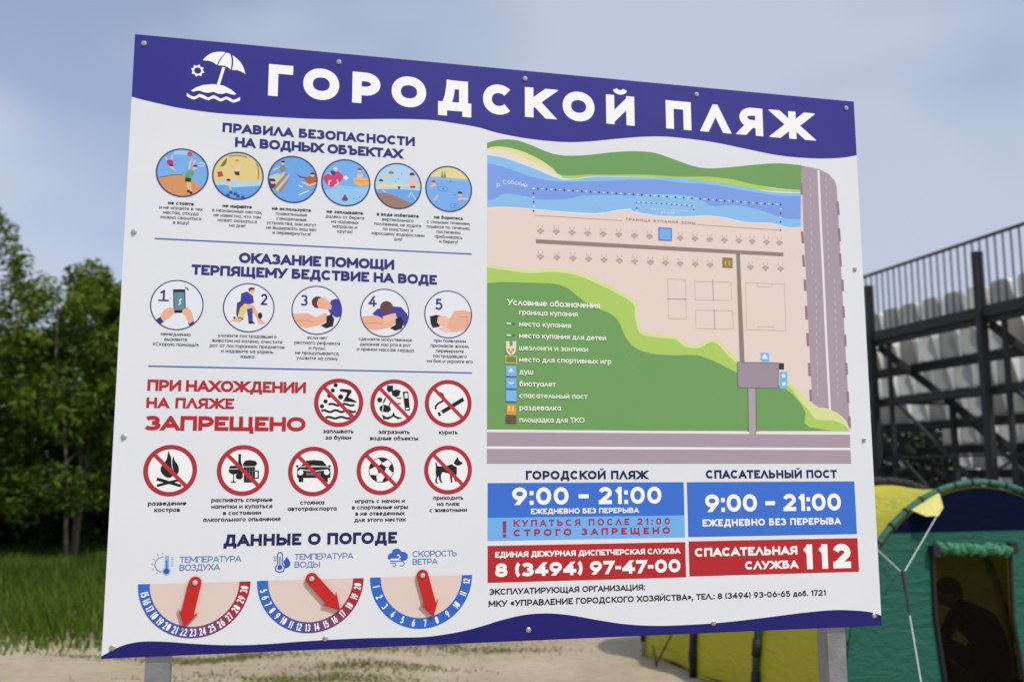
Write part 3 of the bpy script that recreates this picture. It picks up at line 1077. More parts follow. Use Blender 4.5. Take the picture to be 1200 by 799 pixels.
def B(px, py):
    """measured point of the printed artwork -> millimetres on the board face (u right, v down)"""
    q = HI @ np.array([px, py, 1.0])
    return (q[0] / q[2], q[1] / q[2])


def u_at(px, v):
    """board u for a measured column px on the board row v"""
    return (HM[0, 1] * v + HM[0, 2] - px * (HM[2, 1] * v + 1)) / (px * HM[2, 0] - HM[0, 0])


def Zm(x0, y0, sc):
    """artwork points noted on an enlargement with origin x0,y0 and sc per unit"""
    return lambda pts: [B(x0 + x * sc, y0 + y * sc) for x, y in pts]


BTL = Vector((-.93656, 2.26668, 1.6 + 1.08549))
BX = Vector((.974165, .225838, 0))
bmid = BTL + BX * 1.0
board = empty('information_board', (bmid.x, bmid.y, -.02), math.atan2(BX.y, BX.x),
              'large white beach notice board with purple header, map and dials on two grey posts', 'notice board')
ZT = BTL.z + .02          # top edge in board local z
_inks = {}


def ink(rgb, rough=.30):
    k = (tuple(rgb), rough)
    if k in _inks: return _inks[k]
    m, t, p = mat_new('print_ink')
    p.inputs['Base Color'].default_value = (*lin(rgb), 1)
    co = t.nodes.new('ShaderNodeTexCoord')
    n = t.nodes.new('ShaderNodeTexNoise'); n.inputs['Scale'].default_value = 2.2; n.inputs['Detail'].default_value = 6
    t.links.new(co.outputs['Object'], n.inputs['Vector'])
    mr = t.nodes.new('ShaderNodeMapRange')
    mr.inputs['From Min'].default_value = .3; mr.inputs['From Max'].default_value = .7
    mr.inputs['To Min'].default_value = rough - .05; mr.inputs['To Max'].default_value = rough + .08
    t.links.new(n.outputs['Fac'], mr.inputs['Value']); t.links.new(mr.outputs['Result'], p.inputs['Roughness'])
    nw = t.nodes.new('ShaderNodeTexNoise'); nw.inputs['Scale'].default_value = 2.5; nw.inputs['Detail'].default_value = 2
    bw = t.nodes.new('ShaderNodeBump'); bw.inputs['Strength'].default_value = .25; bw.inputs['Distance'].default_value = .012
    t.links.new(co.outputs['Object'], nw.inputs['Vector']); t.links.new(nw.outputs['Fac'], bw.inputs['Height']); t.links.new(bw.outputs['Normal'], p.inputs['Normal'])
    _inks[k] = m
    return m


class Art:
    """flat printed artwork on the board face: one mesh, one material per ink, each ink film a hair above the one below"""
    def __init__(self, base=.30, step=.012):
        self.v, self.f, self.mi, self.inks, self.z, self.step = [], [], [], [], base, step
        self.grad = None

    def _ink(self, c):
        m = c if isinstance(c, bpy.types.Material) else ink(c)
        if m not in self.inks: self.inks.append(m)
        return self.inks.index(m)

    def _put(self, pts, tris, c, same=False):
        if not same: self.z += self.step
        b = len(self.v); mi = self._ink(c)
        self.v += [((u - 1000) / 1000, -self.z / 1000, ZT - v / 1000) for u, v in pts]
        for t in tris:
            a, q, r = [pts[i] for i in t[:3]]
            ar = (q[0] - a[0]) * (r[1] - a[1]) - (r[0] - a[0]) * (q[1] - a[1])
            t = [b + i for i in t]
            self.f.append(t[::-1] if ar > 0 else t)
            self.mi.append(mi)

    def poly(self, pts, c, same=False, clip=None):
        if clip:
            cx, cy, r = clip
            n = 36
            for i in range(n):      # convex clip against the medallion's rim
                a = 2 * math.pi * (i + .5) / n
                nx_, ny_ = math.cos(a), math.sin(a)
                out = []
                for j in range(len(pts)):
                    p, q = pts[j], pts[(j + 1) % len(pts)]
                    dp = (p[0] - cx) * nx_ + (p[1] - cy) * ny_ - r; dq = (q[0] - cx) * nx_ + (q[1] - cy) * ny_ - r
                    if dp <= 0: out.append(p)
                    if (dp <= 0) != (dq <= 0):
                        t = dp / (dp - dq); out.append((p[0] + t * (q[0] - p[0]), p[1] + t * (q[1] - p[1])))
                pts = out
                if len(pts) < 3: return
        tris = tessellate_polygon([[Vector((p[0], p[1], 0)) for p in pts]])
        self._put(pts, [list(t) for t in tris], c, same)

    def disc(self, c0, r, c, ry=None, n=40, same=False, clip=None, rot=0):
        ry = ry or r
        cr_, sr_ = math.cos(rot), math.sin(rot)
        pts = []
        for i in range(n):
            a = 2 * math.pi * i / n
            x, y = r * math.cos(a), ry * math.sin(a)
            pts.append((c0[0] + x * cr_ - y * sr_, c0[1] + x * sr_ + y * cr_))
        self.poly(pts, c, same, clip)

    def ring(self, c0, r0, r1, c, n=64, a0=0, a1=360, same=False):
        pts, tris = [], []
        for i in range(n + 1):
            a = math.radians(a0 + (a1 - a0) * i / n)
            pts += [(c0[0] + r0 * math.cos(a), c0[1] + r0 * math.sin(a)), (c0[0] + r1 * math.cos(a), c0[1] + r1 * math.sin(a))]
        for i in range(n):
            tris.append([2 * i, 2 * i + 1, 2 * i + 3, 2 * i + 2])
        self._put(pts, tris, c, same)

    def line(self, pts, wd, c, closed=False, same=False):
        n = len(pts)
        out, tris = [], []
        for i in range(n):
            p0 = pts[i - 1] if (i > 0 or closed) else pts[i]
            p1 = pts[(i + 1) % n] if (i < n - 1 or closed) else pts[i]
            dA = (pts[i][0] - p0[0], pts[i][1] - p0[1]); dB = (p1[0] - pts[i][0], p1[1] - pts[i][1])
            if dA == (0, 0): dA = dB
            if dB == (0, 0): dB = dA
            la = math.hypot(*dA) or 1; lb = math.hypot(*dB) or 1
            nA = (-dA[1] / la, dA[0] / la); nB = (-dB[1] / lb, dB[0] / lb)
            nx_, ny_ = nA[0] + nB[0], nA[1] + nB[1]; l2 = math.hypot(nx_, ny_) or 1
            nx_ /= l2; ny_ /= l2
            mi = 1 / max(.5, nx_ * nA[0] + ny_ * nA[1])
            out += [(pts[i][0] + nx_ * wd / 2 * mi, pts[i][1] + ny_ * wd / 2 * mi), (pts[i][0] - nx_ * wd / 2 * mi, pts[i][1] - ny_ * wd / 2 * mi)]
        for i in range(n if closed else n - 1):
            j = (i + 1) % n
            tris.append([2 * i, 2 * i + 1, 2 * j + 1, 2 * j])
        self._put(out, tris, c, same)

    def rect(self, u0, v0, u1, v1, c, same=False):
        self.poly([(u0, v0), (u1, v0), (u1, v1), (u0, v1)], c, same)

    def text(self, s, x0, x1, yb, yt, c, st=.22, xref=None, k=1.0, trmin=.05, trmax=.5, same=False):
        """printed line: measured left/right columns, baseline and cap-top rows (at column xref, default the left end)"""
        xr = x0 if xref is None else xref
        v0 = B(xr, yb)[1]; v1 = B(xr, yt)[1]
        h = v0 - v1
        vm = v0 - h / 2
        ua, ub = u_at(x0, vm), u_at(x1, vm)
        self.text_mm(s, ua, ub, v0, h, c, st, k, trmin, trmax, same)

    def text_mm(self, s, ua, ub, v0, h, c, st=.22, k=1.0, trmin=.05, trmax=.5, same=False):
        width = (ub - ua) / h
        ng = max(1, len(s) - 1)
        w0, _ = layout(s, k, st, 0)
        tr = (width - w0) / ng
        for _ in range(8):
            tr += (width - layout(s, k, st, tr)[0]) / ng
        if tr < trmin or tr > trmax:
            tr = min(max(tr, trmin), trmax)
            lo_, hi_ = .4, 2.2
            for _ in range(18):
                k = (lo_ + hi_) / 2
                w0, _q = layout(s, k, st, tr)
                if w0 < width: lo_ = k
                else: hi_ = k
        k = round(k, 3)
        _, out = layout(s, k, st, tr)
        if not same: self.z += self.step
        for (x, v, t) in out:
            self._put([(ua + (x + p[0]) * h, v0 - p[1] * h) for p in v], t, c, True)

    def text_c(self, s, uc, v0, h, c, st=.14, k=.95, tr=.10, same=True):
        """centred line in millimetres"""
        w0, out = layout(s, k, st, tr)
        for (x, v, t) in out:
            self._put([(uc - w0 * h / 2 + (x + p[0]) * h, v0 - p[1] * h) for p in v], t, c, True)

    def text_arc(self, s, uc, vc, r, ang, h, c, st=.17, k=.62, tr=.10):
        """numeral on a dial: feet outward"""
        w0, out = layout(s, k, st, tr)
        a = math.radians(ang)
        ex = (math.sin(a), -math.cos(a)); ey = (-math.cos(a), -math.sin(a))      # along the text, and up (towards the hub)
        for (x, v, t) in out:
            self._put([(uc + math.cos(a) * r + ex[0] * (x + p[0] - w0 / 2) * h + ey[0] * (p[1] - .5) * h,
                        vc + math.sin(a) * r + ex[1] * (x + p[0] - w0 / 2) * h + ey[1] * (p[1] - .5) * h) for p in v], t, c, True)

    def build(self, name, parent, label=None):
        me = bpy.data.meshes.new(name)
        me.from_pydata(self.v, [], self.f)
        for m in self.inks: me.materials.append(m)
        me.polygons.foreach_set('material_index', self.mi)
        o = link(name, me, parent)
        if label: o['label'] = label
        return o


NAVY = (44, 42, 120); DNAVY = (22, 20, 84); RED = (182, 32, 42); BLACK = (14, 14, 18); WHITE = (250, 250, 250)
BLUE = (54, 112, 210); LBLUE = (112, 178, 240)

# --- panel, frame and posts
white_m, t_, p_ = mat_new('white_board_laminate')
p_.inputs['Base Color'].default_value = (.70, .71, .73, 1)
co = t_.nodes.new('ShaderNodeTexCoord')
n_ = t_.nodes.new('ShaderNodeTexNoise'); n_.inputs['Scale'].default_value = 3.0; n_.inputs['Detail'].default_value = 7
t_.links.new(co.outputs['Object'], n_.inputs['Vector'])
mr = t_.nodes.new('ShaderNodeMapRange'); mr.inputs['To Min'].default_value = .24; mr.inputs['To Max'].default_value = .42
t_.links.new(n_.outputs['Fac'], mr.inputs['Value']); t_.links.new(mr.outputs['Result'], p_.inputs['Roughness'])
rp = t_.nodes.new('ShaderNodeValToRGB')
rp.color_ramp.elements[0].position = .25; rp.color_ramp.elements[0].color = (.745, .77, .81, 1)
rp.color_ramp.elements[1].position = .6; rp.color_ramp.elements[1].color = (.78, .80, .84, 1)
t_.links.new(n_.outputs['Fac'], rp.inputs['Fac']); t_.links.new(rp.outputs['Color'], p_.inputs['Base Color'])
nw = t_.nodes.new('ShaderNodeTexNoise'); nw.inputs['Scale'].default_value = 2.5; nw.inputs['Detail'].default_value = 2
bw = t_.nodes.new('ShaderNodeBump'); bw.inputs['Strength'].default_value = .25; bw.inputs['Distance'].default_value = .012
t_.links.new(co.outputs['Object'], nw.inputs['Vector']); t_.links.new(nw.outputs['Fac'], bw.inputs['Height']); t_.links.new(bw.outputs['Normal'], p_.inputs['Normal'])
edge_m = mat('panel_edge', (.42, .42, .43), .5)
bm = bmesh.new()
add_box(bm, (0, .002, ZT - .75), (2.0, .004, 1.5))
obj_bm('panel', bm, white_m, board)
galv = mat('galvanised_steel', (.29, .30, .32), .42, metal=.55, var=.18, scale=18, bump=.1, bscale=90)
for (xa, xb, yy) in ((174, 203, 785), (961, 987, 770)):
    pass
for xm in (-.880, .866):
    bm = bmesh.new(); add_beam(bm, (xm, .036, 0), (xm, .036, ZT - .06), .054, .054, up=(0, 1, 0)); obj_bm('post', bm, galv, board)
for zz in (ZT - .10, ZT - .75, ZT - 1.40):
    bm = bmesh.new(); add_beam(bm, (-.85, .025, zz), (.836, .025, zz), .04, .035); obj_bm('frame_rail', bm, galv, board)

# --- header band
a = Art(.25)
hdr = [(0, 0), (2000, 0)]
wave = [(1003.8, 182.2), (983, 185.3), (951.7, 185.7), (912.5, 182.2), (873, 174.4), (834, 166.5), (787, 160.7), (756, 160.3), (724.5, 162.6), (689, 166), (658, 166.5),
        (618.8, 162.6), (583.5, 156), (560, 149.3), (530, 144.2), (503, 140.6), (465, 139.6), (430, 139.8), (388, 140), (350, 138.8), (311.7, 136.6), (254, 132.7), (215, 127.5), (196.7, 124), (170, 117.8), (155, 113.6)]


def smooth_pts(pts, n=5):
    out = []
    for i in range(len(pts) - 1):
        p0 = pts[max(i - 1, 0)]; p1 = pts[i]; p2 = pts[i + 1]; p3 = pts[min(i + 2, len(pts) - 1)]
        for j in range(n):
            t = j / n
            out.append(tuple(.5 * ((2 * p1[q]) + (-p0[q] + p2[q]) * t + (2 * p0[q] - 5 * p1[q] + 4 * p2[q] - p3[q]) * t * t + (-p0[q] + 3 * p1[q] - 3 * p2[q] + p3[q]) * t ** 3) for q in (0, 1)))
    out.append(pts[-1])
    return out


wv = [B(*p) for p in wave]
wv[0] = (2000, wv[0][1]); wv[-1] = (0, wv[-1][1])
a.poly(hdr + smooth_pts(wv), (46, 42, 136))  # same ink as the footer, with sky reflection lightening the colour itself
header = a.build('header_band', board)
a = Art(.45)
a.text('ГОРОДСКОЙ', 314.5, 743.2, 112.3, 75.2, WHITE, .285, k=1.0, trmax=.6)
a.build('title_lettering', header)
a = Art(.45)
a.text('ПЛЯЖ', 780.0, 949.6, 150.6, 117.6, WHITE, .285, k=1.0, trmax=.6)
a.build('title_lettering', header)
# beach emblem
a = Art(.45)
z = Zm(210, 50, .1001)
a.poly(smooth_pts(z([(275, 210), (310, 170), (370, 130), (440, 112), (500, 112), (540, 118), (500, 165), (462, 215), (440, 262), (400, 235), (350, 218), (300, 213), (275, 210)]), 3)[:-1], WHITE)
a.poly(z([(548, 125), (575, 124), (600, 140), (612, 190), (613, 250), (603, 320), (560, 285), (510, 272), (452, 268), (475, 220), (505, 175)]), WHITE)
a.poly(z([(622, 150), (670, 185), (720, 235), (755, 300), (775, 372), (730, 345), (680, 325), (618, 325), (630, 260), (632, 200)]), WHITE)
a.poly(z([(505, 288), (538, 294), (474, 505), (440, 495)]), WHITE)
a.poly(z([(138, 565), (200, 525), (280, 500), (380, 490), (450, 492), (530, 510), (610, 555), (670, 605), (640, 615), (600, 605), (550, 590), (500, 605), (450, 600), (400, 578), (340, 592), (290, 585), (235, 565), (190, 570), (160, 580)]), WHITE)
top = [(88, 592), (130, 620), (180, 635), (235, 605), (290, 620), (340, 645), (400, 618), (450, 640), (490, 658), (550, 635), (600, 655), (640, 672), (712, 640)]
bot = [(712, 680), (640, 705), (595, 690), (550, 668), (490, 692), (450, 678), (400, 655), (340, 678), (290, 660), (235, 642), (180, 668), (130, 655), (88, 630)]
a.poly(smooth_pts(z(top), 3) + smooth_pts(z(bot), 3), WHITE)
sc_ = z([(216, 331)])[0]
pts = []
for i in range(16):
    r_ = 11.6 if i % 2 else 15.8
    th = 2 * math.pi * i / 16 + .2
    pts.append((sc_[0] + r_ * 1.06 * math.cos(th), sc_[1] + r_ * 1.06 * math.sin(th)))
a.poly(pts, WHITE)
a.disc(sc_, 8.4, (46, 42, 136))
a.build('beach_emblem', header)

# --- footer band
a = Art(.25)
fw_ = [(119.8, 769.2), (126, 765), (133.5, 760.6), (149, 754.7), (168.8, 751.6), (196, 752), (227.5, 754.3), (266.7, 755.9), (305.8, 755), (364.6, 750.8), (423, 747.9), (462.5, 747.1), (490, 746.6), (509.5, 745),
       (540.8, 739.8), (568, 732.6), (584, 727.5), (612, 720.8), (640, 718.6), (668, 720.8), (700, 726.4), (732, 731.2), (768, 733.2), (808, 732), (848, 729.2), (900, 723.2), (940, 718), (976, 714.8), (1000, 715.2), (1020, 717.2), (1033, 721.2)]
wv = [B(*p) for p in fw_]
wv[0] = (0, min(1494, wv[0][1])); wv[-1] = (2000, wv[-1][1])
a.poly(smooth_pts(wv) + [(2000, 1500), (0, 1500)], (10, 10, 106))  # the header's ink without its painted-in sky reflection
a.build('footer_band', board)

# --- screws
screw_m = mat('zinc_screw', (.55, .55, .57), .30, metal=.8, var=.15, scale=200)
sc_me = None
for (px, py) in ((168.6, 51.2), (397, 73), (615, 92.5), (816, 111), (991.2, 127), (157, 272), (145.2, 512), (1001.3, 315.5), (1012, 515.5), (131.5, 759), (381, 747.8), (619, 738), (836, 730), (1024, 721.5)):
    u, v = B(px, py)
    if sc_me is None:
        bm = bmesh.new()
        M = Matrix.Rotation(math.pi / 2, 4, 'X')
        add_lathe(bm, [(.0064, 0), (.0066, .0010), (.0054, .0018), (.0040, .0020)], M, 18)
        add_lathe(bm, [(.0038, .0018), (.0038, .0040), (.0033, .0045), (.0012, .0045)], M, 6)
        o = obj_bm('screw', bm, screw_m, board); sc_me = o.data
    else:
        o = link('screw', sc_me, board)
    o.location = ((u - 1000) / 1000, -.0009, ZT - v / 1000)

# --- headings and dividing lines
def heading(rows, name='heading'):
    a = Art(.3)
    for r in rows:
        a.text(*r[:5], r[5], **(r[6] if len(r) > 6 else {}))
    return a.build(name, board)


heading([('ПРАВИЛА БЕЗОПАСНОСТИ', 260.7, 486, 155, 143.9, NAVY, dict(st=.265)), ('НА ВОДНЫХ ОБЪЕКТАХ', 275.4, 471.7, 172.3, 160.9, NAVY, dict(st=.265))])
heading([('ОКАЗАНИЕ ПОМОЩИ', 280, 462, 308.2, 296, NAVY, dict(st=.265)), ('ТЕРПЯЩЕМУ БЕДСТВИЕ НА ВОДЕ', 224.4, 512, 321.9, 309.9, NAVY, dict(st=.265))])
heading([('ПРИ НАХОЖДЕНИИ', 172.7, 358.3, 458, 444.6, RED, dict(st=.25)), ('НА ПЛЯЖЕ', 171.5, 274.2, 478.2, 465.6, RED, dict(st=.25)),
         ('ЗАПРЕЩЕНО', 170, 358, 504.4, 487, RED, dict(st=.27, k=1.22, trmin=.08))])
heading([('ДАННЫЕ О ПОГОДЕ', 262, 465.2, 640.4, 626.3, DNAVY, dict(st=.27))])
heading([('ГОРОДСКОЙ ПЛЯЖ', 616, 758.8, 562, 551.7, DNAVY, dict(st=.26))])
heading([('СПАСАТЕЛЬНЫЙ ПОСТ', 826.8, 980.4, 560.8, 550.8, DNAVY, dict(st=.26))])
for (p, q) in (((181.3, 280), (552.6, 297.6)), ((173.8, 429.2), (552.8, 437))):
    a = Art(.3); pa, pb = B(*p), B(*q)
    vm = (pa[1] + pb[1]) / 2
    a.rect(pa[0], vm - 1.7, pb[0], vm + 1.7, (70, 96, 170)); a.build('divider_line', board)


def caption(parent, cxpx, y0, dy, lines, h, zx, color=BLACK, first_bold=False, st=.13, k=.98, bst=.2):
    """centred caption: cxpx, y0, dy on enlargement zx; h cap height in mm"""
    a = Art(.3)
    for i, s in enumerate(lines):
        p = zx([(cxpx, y0 + dy * i)])[0]
        b = first_bold and i == 0
        a.text_c(s, p[0], p[1], h * (1.06 if b else 1), color, bst if b else st, k * (1.08 if b else 1), .10)
    return a.build('caption', parent)


# --- six safety pictures
z1 = Zm(120, 30, .38333)
RIM = (54, 66, 120)
SKY = (120, 176, 240); SKIN = (240, 190, 160); SANDP = (214, 150, 96)


def medallion(l, r, t, b, zx):
    c = zx([((l + r) / 2, (t + b) / 2)])[0]
    p0 = zx([(l, (t + b) / 2)])[0]; p1 = zx([(r, (t + b) / 2)])[0]
    return c, (p1[0] - p0[0]) / 2


def figure(a, q, clip, head, hr, body, col, limbs=(), lw=3.2, hair=None, skin_=SKIN):
    """little printed figure: limbs as lines, body as polygon, head as disc"""
    for l in limbs: a.line(q(l), lw, skin_)
    if body: a.poly(q(body), col, clip=clip)
    hc = q([head])[0]
    a.disc(hc, hr, skin_, n=16, clip=clip)
    if hair: a.poly([(hc[0] + hr * 1.1 * math.cos(t), hc[1] - hr * .1 + hr * 1.15 * math.sin(t)) for t in [math.pi * (1 + i / 8) for i in range(9)]], hair, clip=clip)


meds = [(166, 323, 378, 523), (338, 491, 388, 532), (508, 656, 400, 542), (671, 817, 411, 551), (833, 974, 422, 560), (989, 1128, 432, 568)]
zoff = [(180, 170), (245, 172), (310, 178), (372, 182), (435, 188), (495, 190)]
mlab = ['round picture of a boy playing ball on a bank', 'round picture of children diving on a yellow shore', 'round picture of people on wooden rafts', 'round picture of a pink swim ring and an orange one', 'round picture of two children in shallow water', 'round picture of swimmers in blue water']
pics = []
for i, m in enumerate(meds):
    c, r = medallion(*m, z1)
    q = Zm(*zoff[i], 70 / 799)
    cl = (c[0], c[1], r - 1)
    a = Art(.3)
    if i == 0:
        a.disc(c, r - .5, SKY)
        a.poly(q([(280, 60), (520, 60), (520, 140), (260, 130)]), (160, 205, 245), clip=cl)
        a.poly(q([(40, 440), (120, 425), (250, 400), (390, 400), (520, 470), (640, 560), (640, 720), (40, 720)]), SANDP, clip=cl)
        a.line(q([(70, 438), (250, 402), (390, 400)]), 1.6, (90, 70, 50))
        figure(a, q, cl, (240, 290), 4.6, [(180, 200), (250, 200), (265, 270), (215, 290), (175, 240)], (190, 40, 90), [[(185, 210), (160, 160)], [(240, 200), (250, 140)], [(210, 280), (290, 340)]], hair=(60, 40, 110))
        figure(a, q, cl, (555, 300), 5.2, [(455, 330), (530, 340), (545, 390), (500, 450), (420, 440), (420, 390)], (96, 168, 110), [[(470, 350), (490, 240), (520, 190)], [(530, 340), (540, 240), (560, 210)], [(450, 480), (460, 560), (465, 600)], [(480, 480), (490, 560), (505, 620)]], lw=4, hair=(30, 70, 70))
        a.poly(q([(425, 435), (505, 450), (495, 500), (420, 490)]), (30, 50, 40), clip=cl)
        a.disc(q([(485, 125)])[0], 6.5, (205, 80, 90), n=20, clip=cl)
        a.disc(q([(465, 620)])[0], 3.6, (60, 30, 20), n=10, clip=cl); a.disc(q([(500, 640)])[0], 3.6, (60, 30, 20), n=10, clip=cl)
        a.line(q([(600, 250), (650, 240), (690, 260), (650, 285), (600, 280)]), 1.5, WHITE)
    elif i == 1:
        a.disc(c, r - .5, (226, 208, 132))
        a.poly(q([(40, 470), (200, 455), (330, 440), (420, 470), (740, 455), (740, 560), (40, 560)]), (176, 216, 240), clip=cl)
        a.poly(q([(40, 520), (200, 510), (320, 545), (500, 535), (740, 520), (740, 740), (40, 740)]), (104, 164, 230), clip=cl)
        a.line(q([(270, 130), (370, 118), (490, 135), (500, 160)]), 2.2, (90, 80, 60))
        figure(a, q, cl, (375, 205), 5.5, [(335, 270), (420, 270), (410, 350), (345, 345)], (238, 196, 180), [[(340, 280), (280, 250), (270, 140)], [(415, 280), (465, 240), (490, 150)], [(355, 380), (310, 430)], [(395, 380), (420, 440)]], lw=3.6, hair=(210, 160, 90))
        a.poly(q([(335, 335), (405, 335), (405, 390), (345, 375)]), (80, 40, 50), clip=cl)
        figure(a, q, cl, (150, 295), 5.0, [(110, 340), (170, 330), (190, 395), (120, 410)], (190, 70, 50), [[(170, 390), (210, 420), (260, 450)]], lw=5)
        figure(a, q, cl, (258, 462), 5.0, None, None, [[(250, 500), (300, 590)]], lw=4, hair=(50, 36, 40))
        a.poly(q([(150, 265), (190, 200), (240, 150), (230, 230), (180, 270)]), (110, 120, 60), clip=cl)
        for (x, y) in ((250, 640), (350, 620), (385, 650), (450, 665), (290, 600)):
            a.poly(q([(x - 25, y + 30), (x - 10, y - 25), (x, y + 5), (x + 14, y - 20), (x + 28, y + 35)]), (50, 70, 150), clip=cl)
        a.line(q([(625, 220), (650, 260), (665, 330), (655, 440)]), 2, (120, 110, 70))
    elif i == 2:
        a.disc(c, r - .5, (110, 168, 236))
        a.poly(q([(60, 330), (160, 290), (260, 310), (150, 480), (60, 480)]), (196, 208, 200), clip=cl)
        for j in range(4):
            a.poly(q([(70 + 40 * j, 470 + 16 * j), (250 + 38 * j, 270 + 16 * j), (275 + 30 * j, 285 + 14 * j), (90 + 42 * j, 500 + 16 * j)]), ((226, 200, 150), (170, 130, 90))[j % 2], clip=cl)
        figure(a, q, cl, (245, 150), 5.0, [(210, 180), (270, 180), (280, 250), (230, 280), (200, 240)], (130, 140, 120), [[(215, 200), (110, 250)], [(250, 270), (230, 330)]], hair=(60, 60, 50))
        figure(a, q, cl, (110, 400), 6.0, [(60, 360), (120, 360), (150, 450), (100, 500), (60, 440)], (70, 56, 110), [], hair=(50, 40, 60))
        a.poly(q([(500, 330), (560, 345), (650, 290), (700, 300), (690, 440), (600, 470), (560, 400)]), (176, 96, 70), clip=cl)
        figure(a, q, cl, (640, 310), 5.4, None, None, [[(500, 410), (560, 430), (620, 460)], [(600, 450), (690, 420)]], lw=5, hair=(110, 40, 50))
        a.line(q([(440, 310), (480, 340), (560, 350)]), 2.4, (50, 60, 120))
        a.line(q([(455, 580), (520, 550), (590, 525)]), 2.4, WHITE); a.line(q([(450, 450), (510, 475)]), 2.2, WHITE)
    elif i == 3:
        a.disc(c, r - .5, (118, 178, 240))
        a.poly(q([(60, 480), (300, 400), (500, 430), (720, 420), (720, 720), (60, 720)]), (150, 200, 242), clip=cl)
        a.poly(q([(70, 310), (110, 260), (200, 235), (270, 215), (330, 260), (350, 300), (310, 350), (270, 400), (180, 430), (110, 380)]), (210, 60, 110), clip=cl)
        a.poly(q([(340, 300), (380, 270), (415, 310), (380, 335)]), (245, 240, 245), clip=cl)
        a.line(q([(150, 400), (155, 350), (185, 335)]), 4, (244, 200, 190)); a.line(q([(225, 410), (280, 380), (260, 330)]), 4, (244, 200, 190))
        figure(a, q, cl, (240, 190), 5.2, [(170, 210), (230, 210), (240, 260), (190, 270)], (60, 60, 140), [[(150, 240), (200, 270)]], hair=(230, 225, 220))
        a.poly(q([(470, 310), (560, 300), (700, 310), (700, 400), (560, 420), (500, 390)]), (240, 180, 100), clip=cl)
        a.line(q([(500, 345), (590, 350), (690, 345)]), 1.6, (210, 130, 60))
        figure(a, q, cl, (562, 205), 5.6, [(530, 250), (600, 250), (610, 310), (525, 310)], SKIN, [], hair=(90, 100, 130))
        a.poly(q([(325, 590), (365, 520), (410, 590), (400, 612), (335, 612)]), (130, 70, 90), clip=cl)
        a.disc(q([(485, 585)])[0], 1.4, (60, 80, 150), n=8, clip=cl); a.disc(q([(563, 563)])[0], 1.4, (60, 80, 150), n=8, clip=cl)
    elif i == 4:
        a.disc(c, r - .5, (178, 214, 244))
        a.poly(q([(40, 380), (720, 330), (720, 300), (520, 330), (300, 310), (150, 340), (40, 350)]), (210, 224, 176), clip=cl)
        a.poly(q([(40, 390), (350, 385), (700, 410), (700, 700), (40, 700)]), (112, 168, 234), clip=cl)
        a.poly(q([(40, 430), (200, 440), (330, 480), (450, 540), (560, 590), (450, 680), (40, 690)]), (160, 124, 104), clip=cl)
        figure(a, q, cl, (265, 185), 6.6, [(150, 230), (250, 200), (260, 250), (180, 260)], (200, 216, 180), [], hair=(110, 150, 110))
        figure(a, q, cl, (130, 285), 5.2, [(110, 310), (190, 310), (200, 370), (100, 370)], (246, 206, 186), [], hair=(30, 34, 60))
        figure(a, q, cl, (545, 205), 6.4, [(505, 260), (600, 260), (590, 350), (520, 350)], (246, 190, 176), [[(515, 270), (490, 310)], [(595, 270), (630, 320)]], lw=4, hair=(36, 36, 70))
        a.poly(q([(515, 345), (590, 345), (585, 370), (525, 370)]), (140, 70, 60), clip=cl)
        a.poly(q([(352, 350), (390, 350), (372, 405)]), (40, 60, 110), clip=cl)
        for (x, y) in ((405, 185), (325, 285), (360, 250)): a.disc(q([(x, y)])[0], 1.8, (90, 140, 190), n=8, clip=cl)
        a.line(q([(500, 500), (530, 430), (600, 540)]), 1.6, WHITE); a.line(q([(150, 400), (190, 430)]), 2, WHITE)
    else:
        a.disc(c, r - .5, (122, 176, 238))
        a.poly(q([(40, 60), (700, 60), (700, 245), (500, 225), (300, 205), (40, 190)]), (232, 216, 150), clip=cl)
        a.poly(q([(40, 190), (300, 205), (500, 225), (700, 245), (700, 270), (40, 230)]), (150, 186, 226), clip=cl)
        for x in (262, 298): a.poly(q([(x - 16, 210), (x, 105), (x + 16, 210)]), (96, 126, 60), clip=cl)
        figure(a, q, cl, (145, 280), 5.6, None, None, [[(100, 330), (180, 310)]], lw=4, hair=(140, 90, 110))
        figure(a, q, cl, (500, 430), 6.2, None, None, [[(470, 500), (540, 490), (610, 500)]], lw=5, hair=(60, 50, 66))
        a.line(q([(150, 520), (210, 440)]), 3.4, SKIN)
        for (x, y, rr) in ((270, 360, 60), (430, 590, 55), (430, 440, 12), (375, 265, 10)):
            cc = q([(x, y)])[0]
            a.line([(cc[0] + rr * .13 * 1.7 * math.cos(t), cc[1] + rr * .13 * .8 * math.sin(t)) for t in [2 * math.pi * j / 18 for j in range(18)]], 1.2, (80, 124, 200), closed=True)
        a.disc(q([(278, 362)])[0], 2.2, (60, 100, 180), n=8, clip=cl); a.disc(q([(430, 588)])[0], 2.2, (60, 100, 180), n=8, clip=cl)
    a.ring(c, r - 1.5, r + 2.0, RIM)
    pics.append(a.build('safety_picture', board, mlab[i]))
caps = [(240, 549.5, ['не стойте', 'и не играйте в тех', 'местах, откуда', 'можно свалиться', 'в воду!']),
        (412, 558.5, ['не ныряйте', 'в незнакомых местах,', 'не известно, что там', 'может оказаться', 'на дне!']),
        (578, 567.5, ['не используйте', 'плавательные', 'самодельные', 'устройства, они могут', 'не выдержать ваш вес', 'и перевернуться!']),
        (741, 576.5, ['не заплывайте', 'далеко от берега', 'на надувных', 'матрасах и', 'кругах!']),
        (903, 585, ['в воде избегайте', 'вертикального', 'положения, не ходите', 'по илистому и', 'заросшему водорослями', 'дну!']),
        (1058, 593, ['не боритесь', 'с сильным течением,', 'плывите по течению,', 'постепенно', 'приближаясь', 'к берегу!'])]
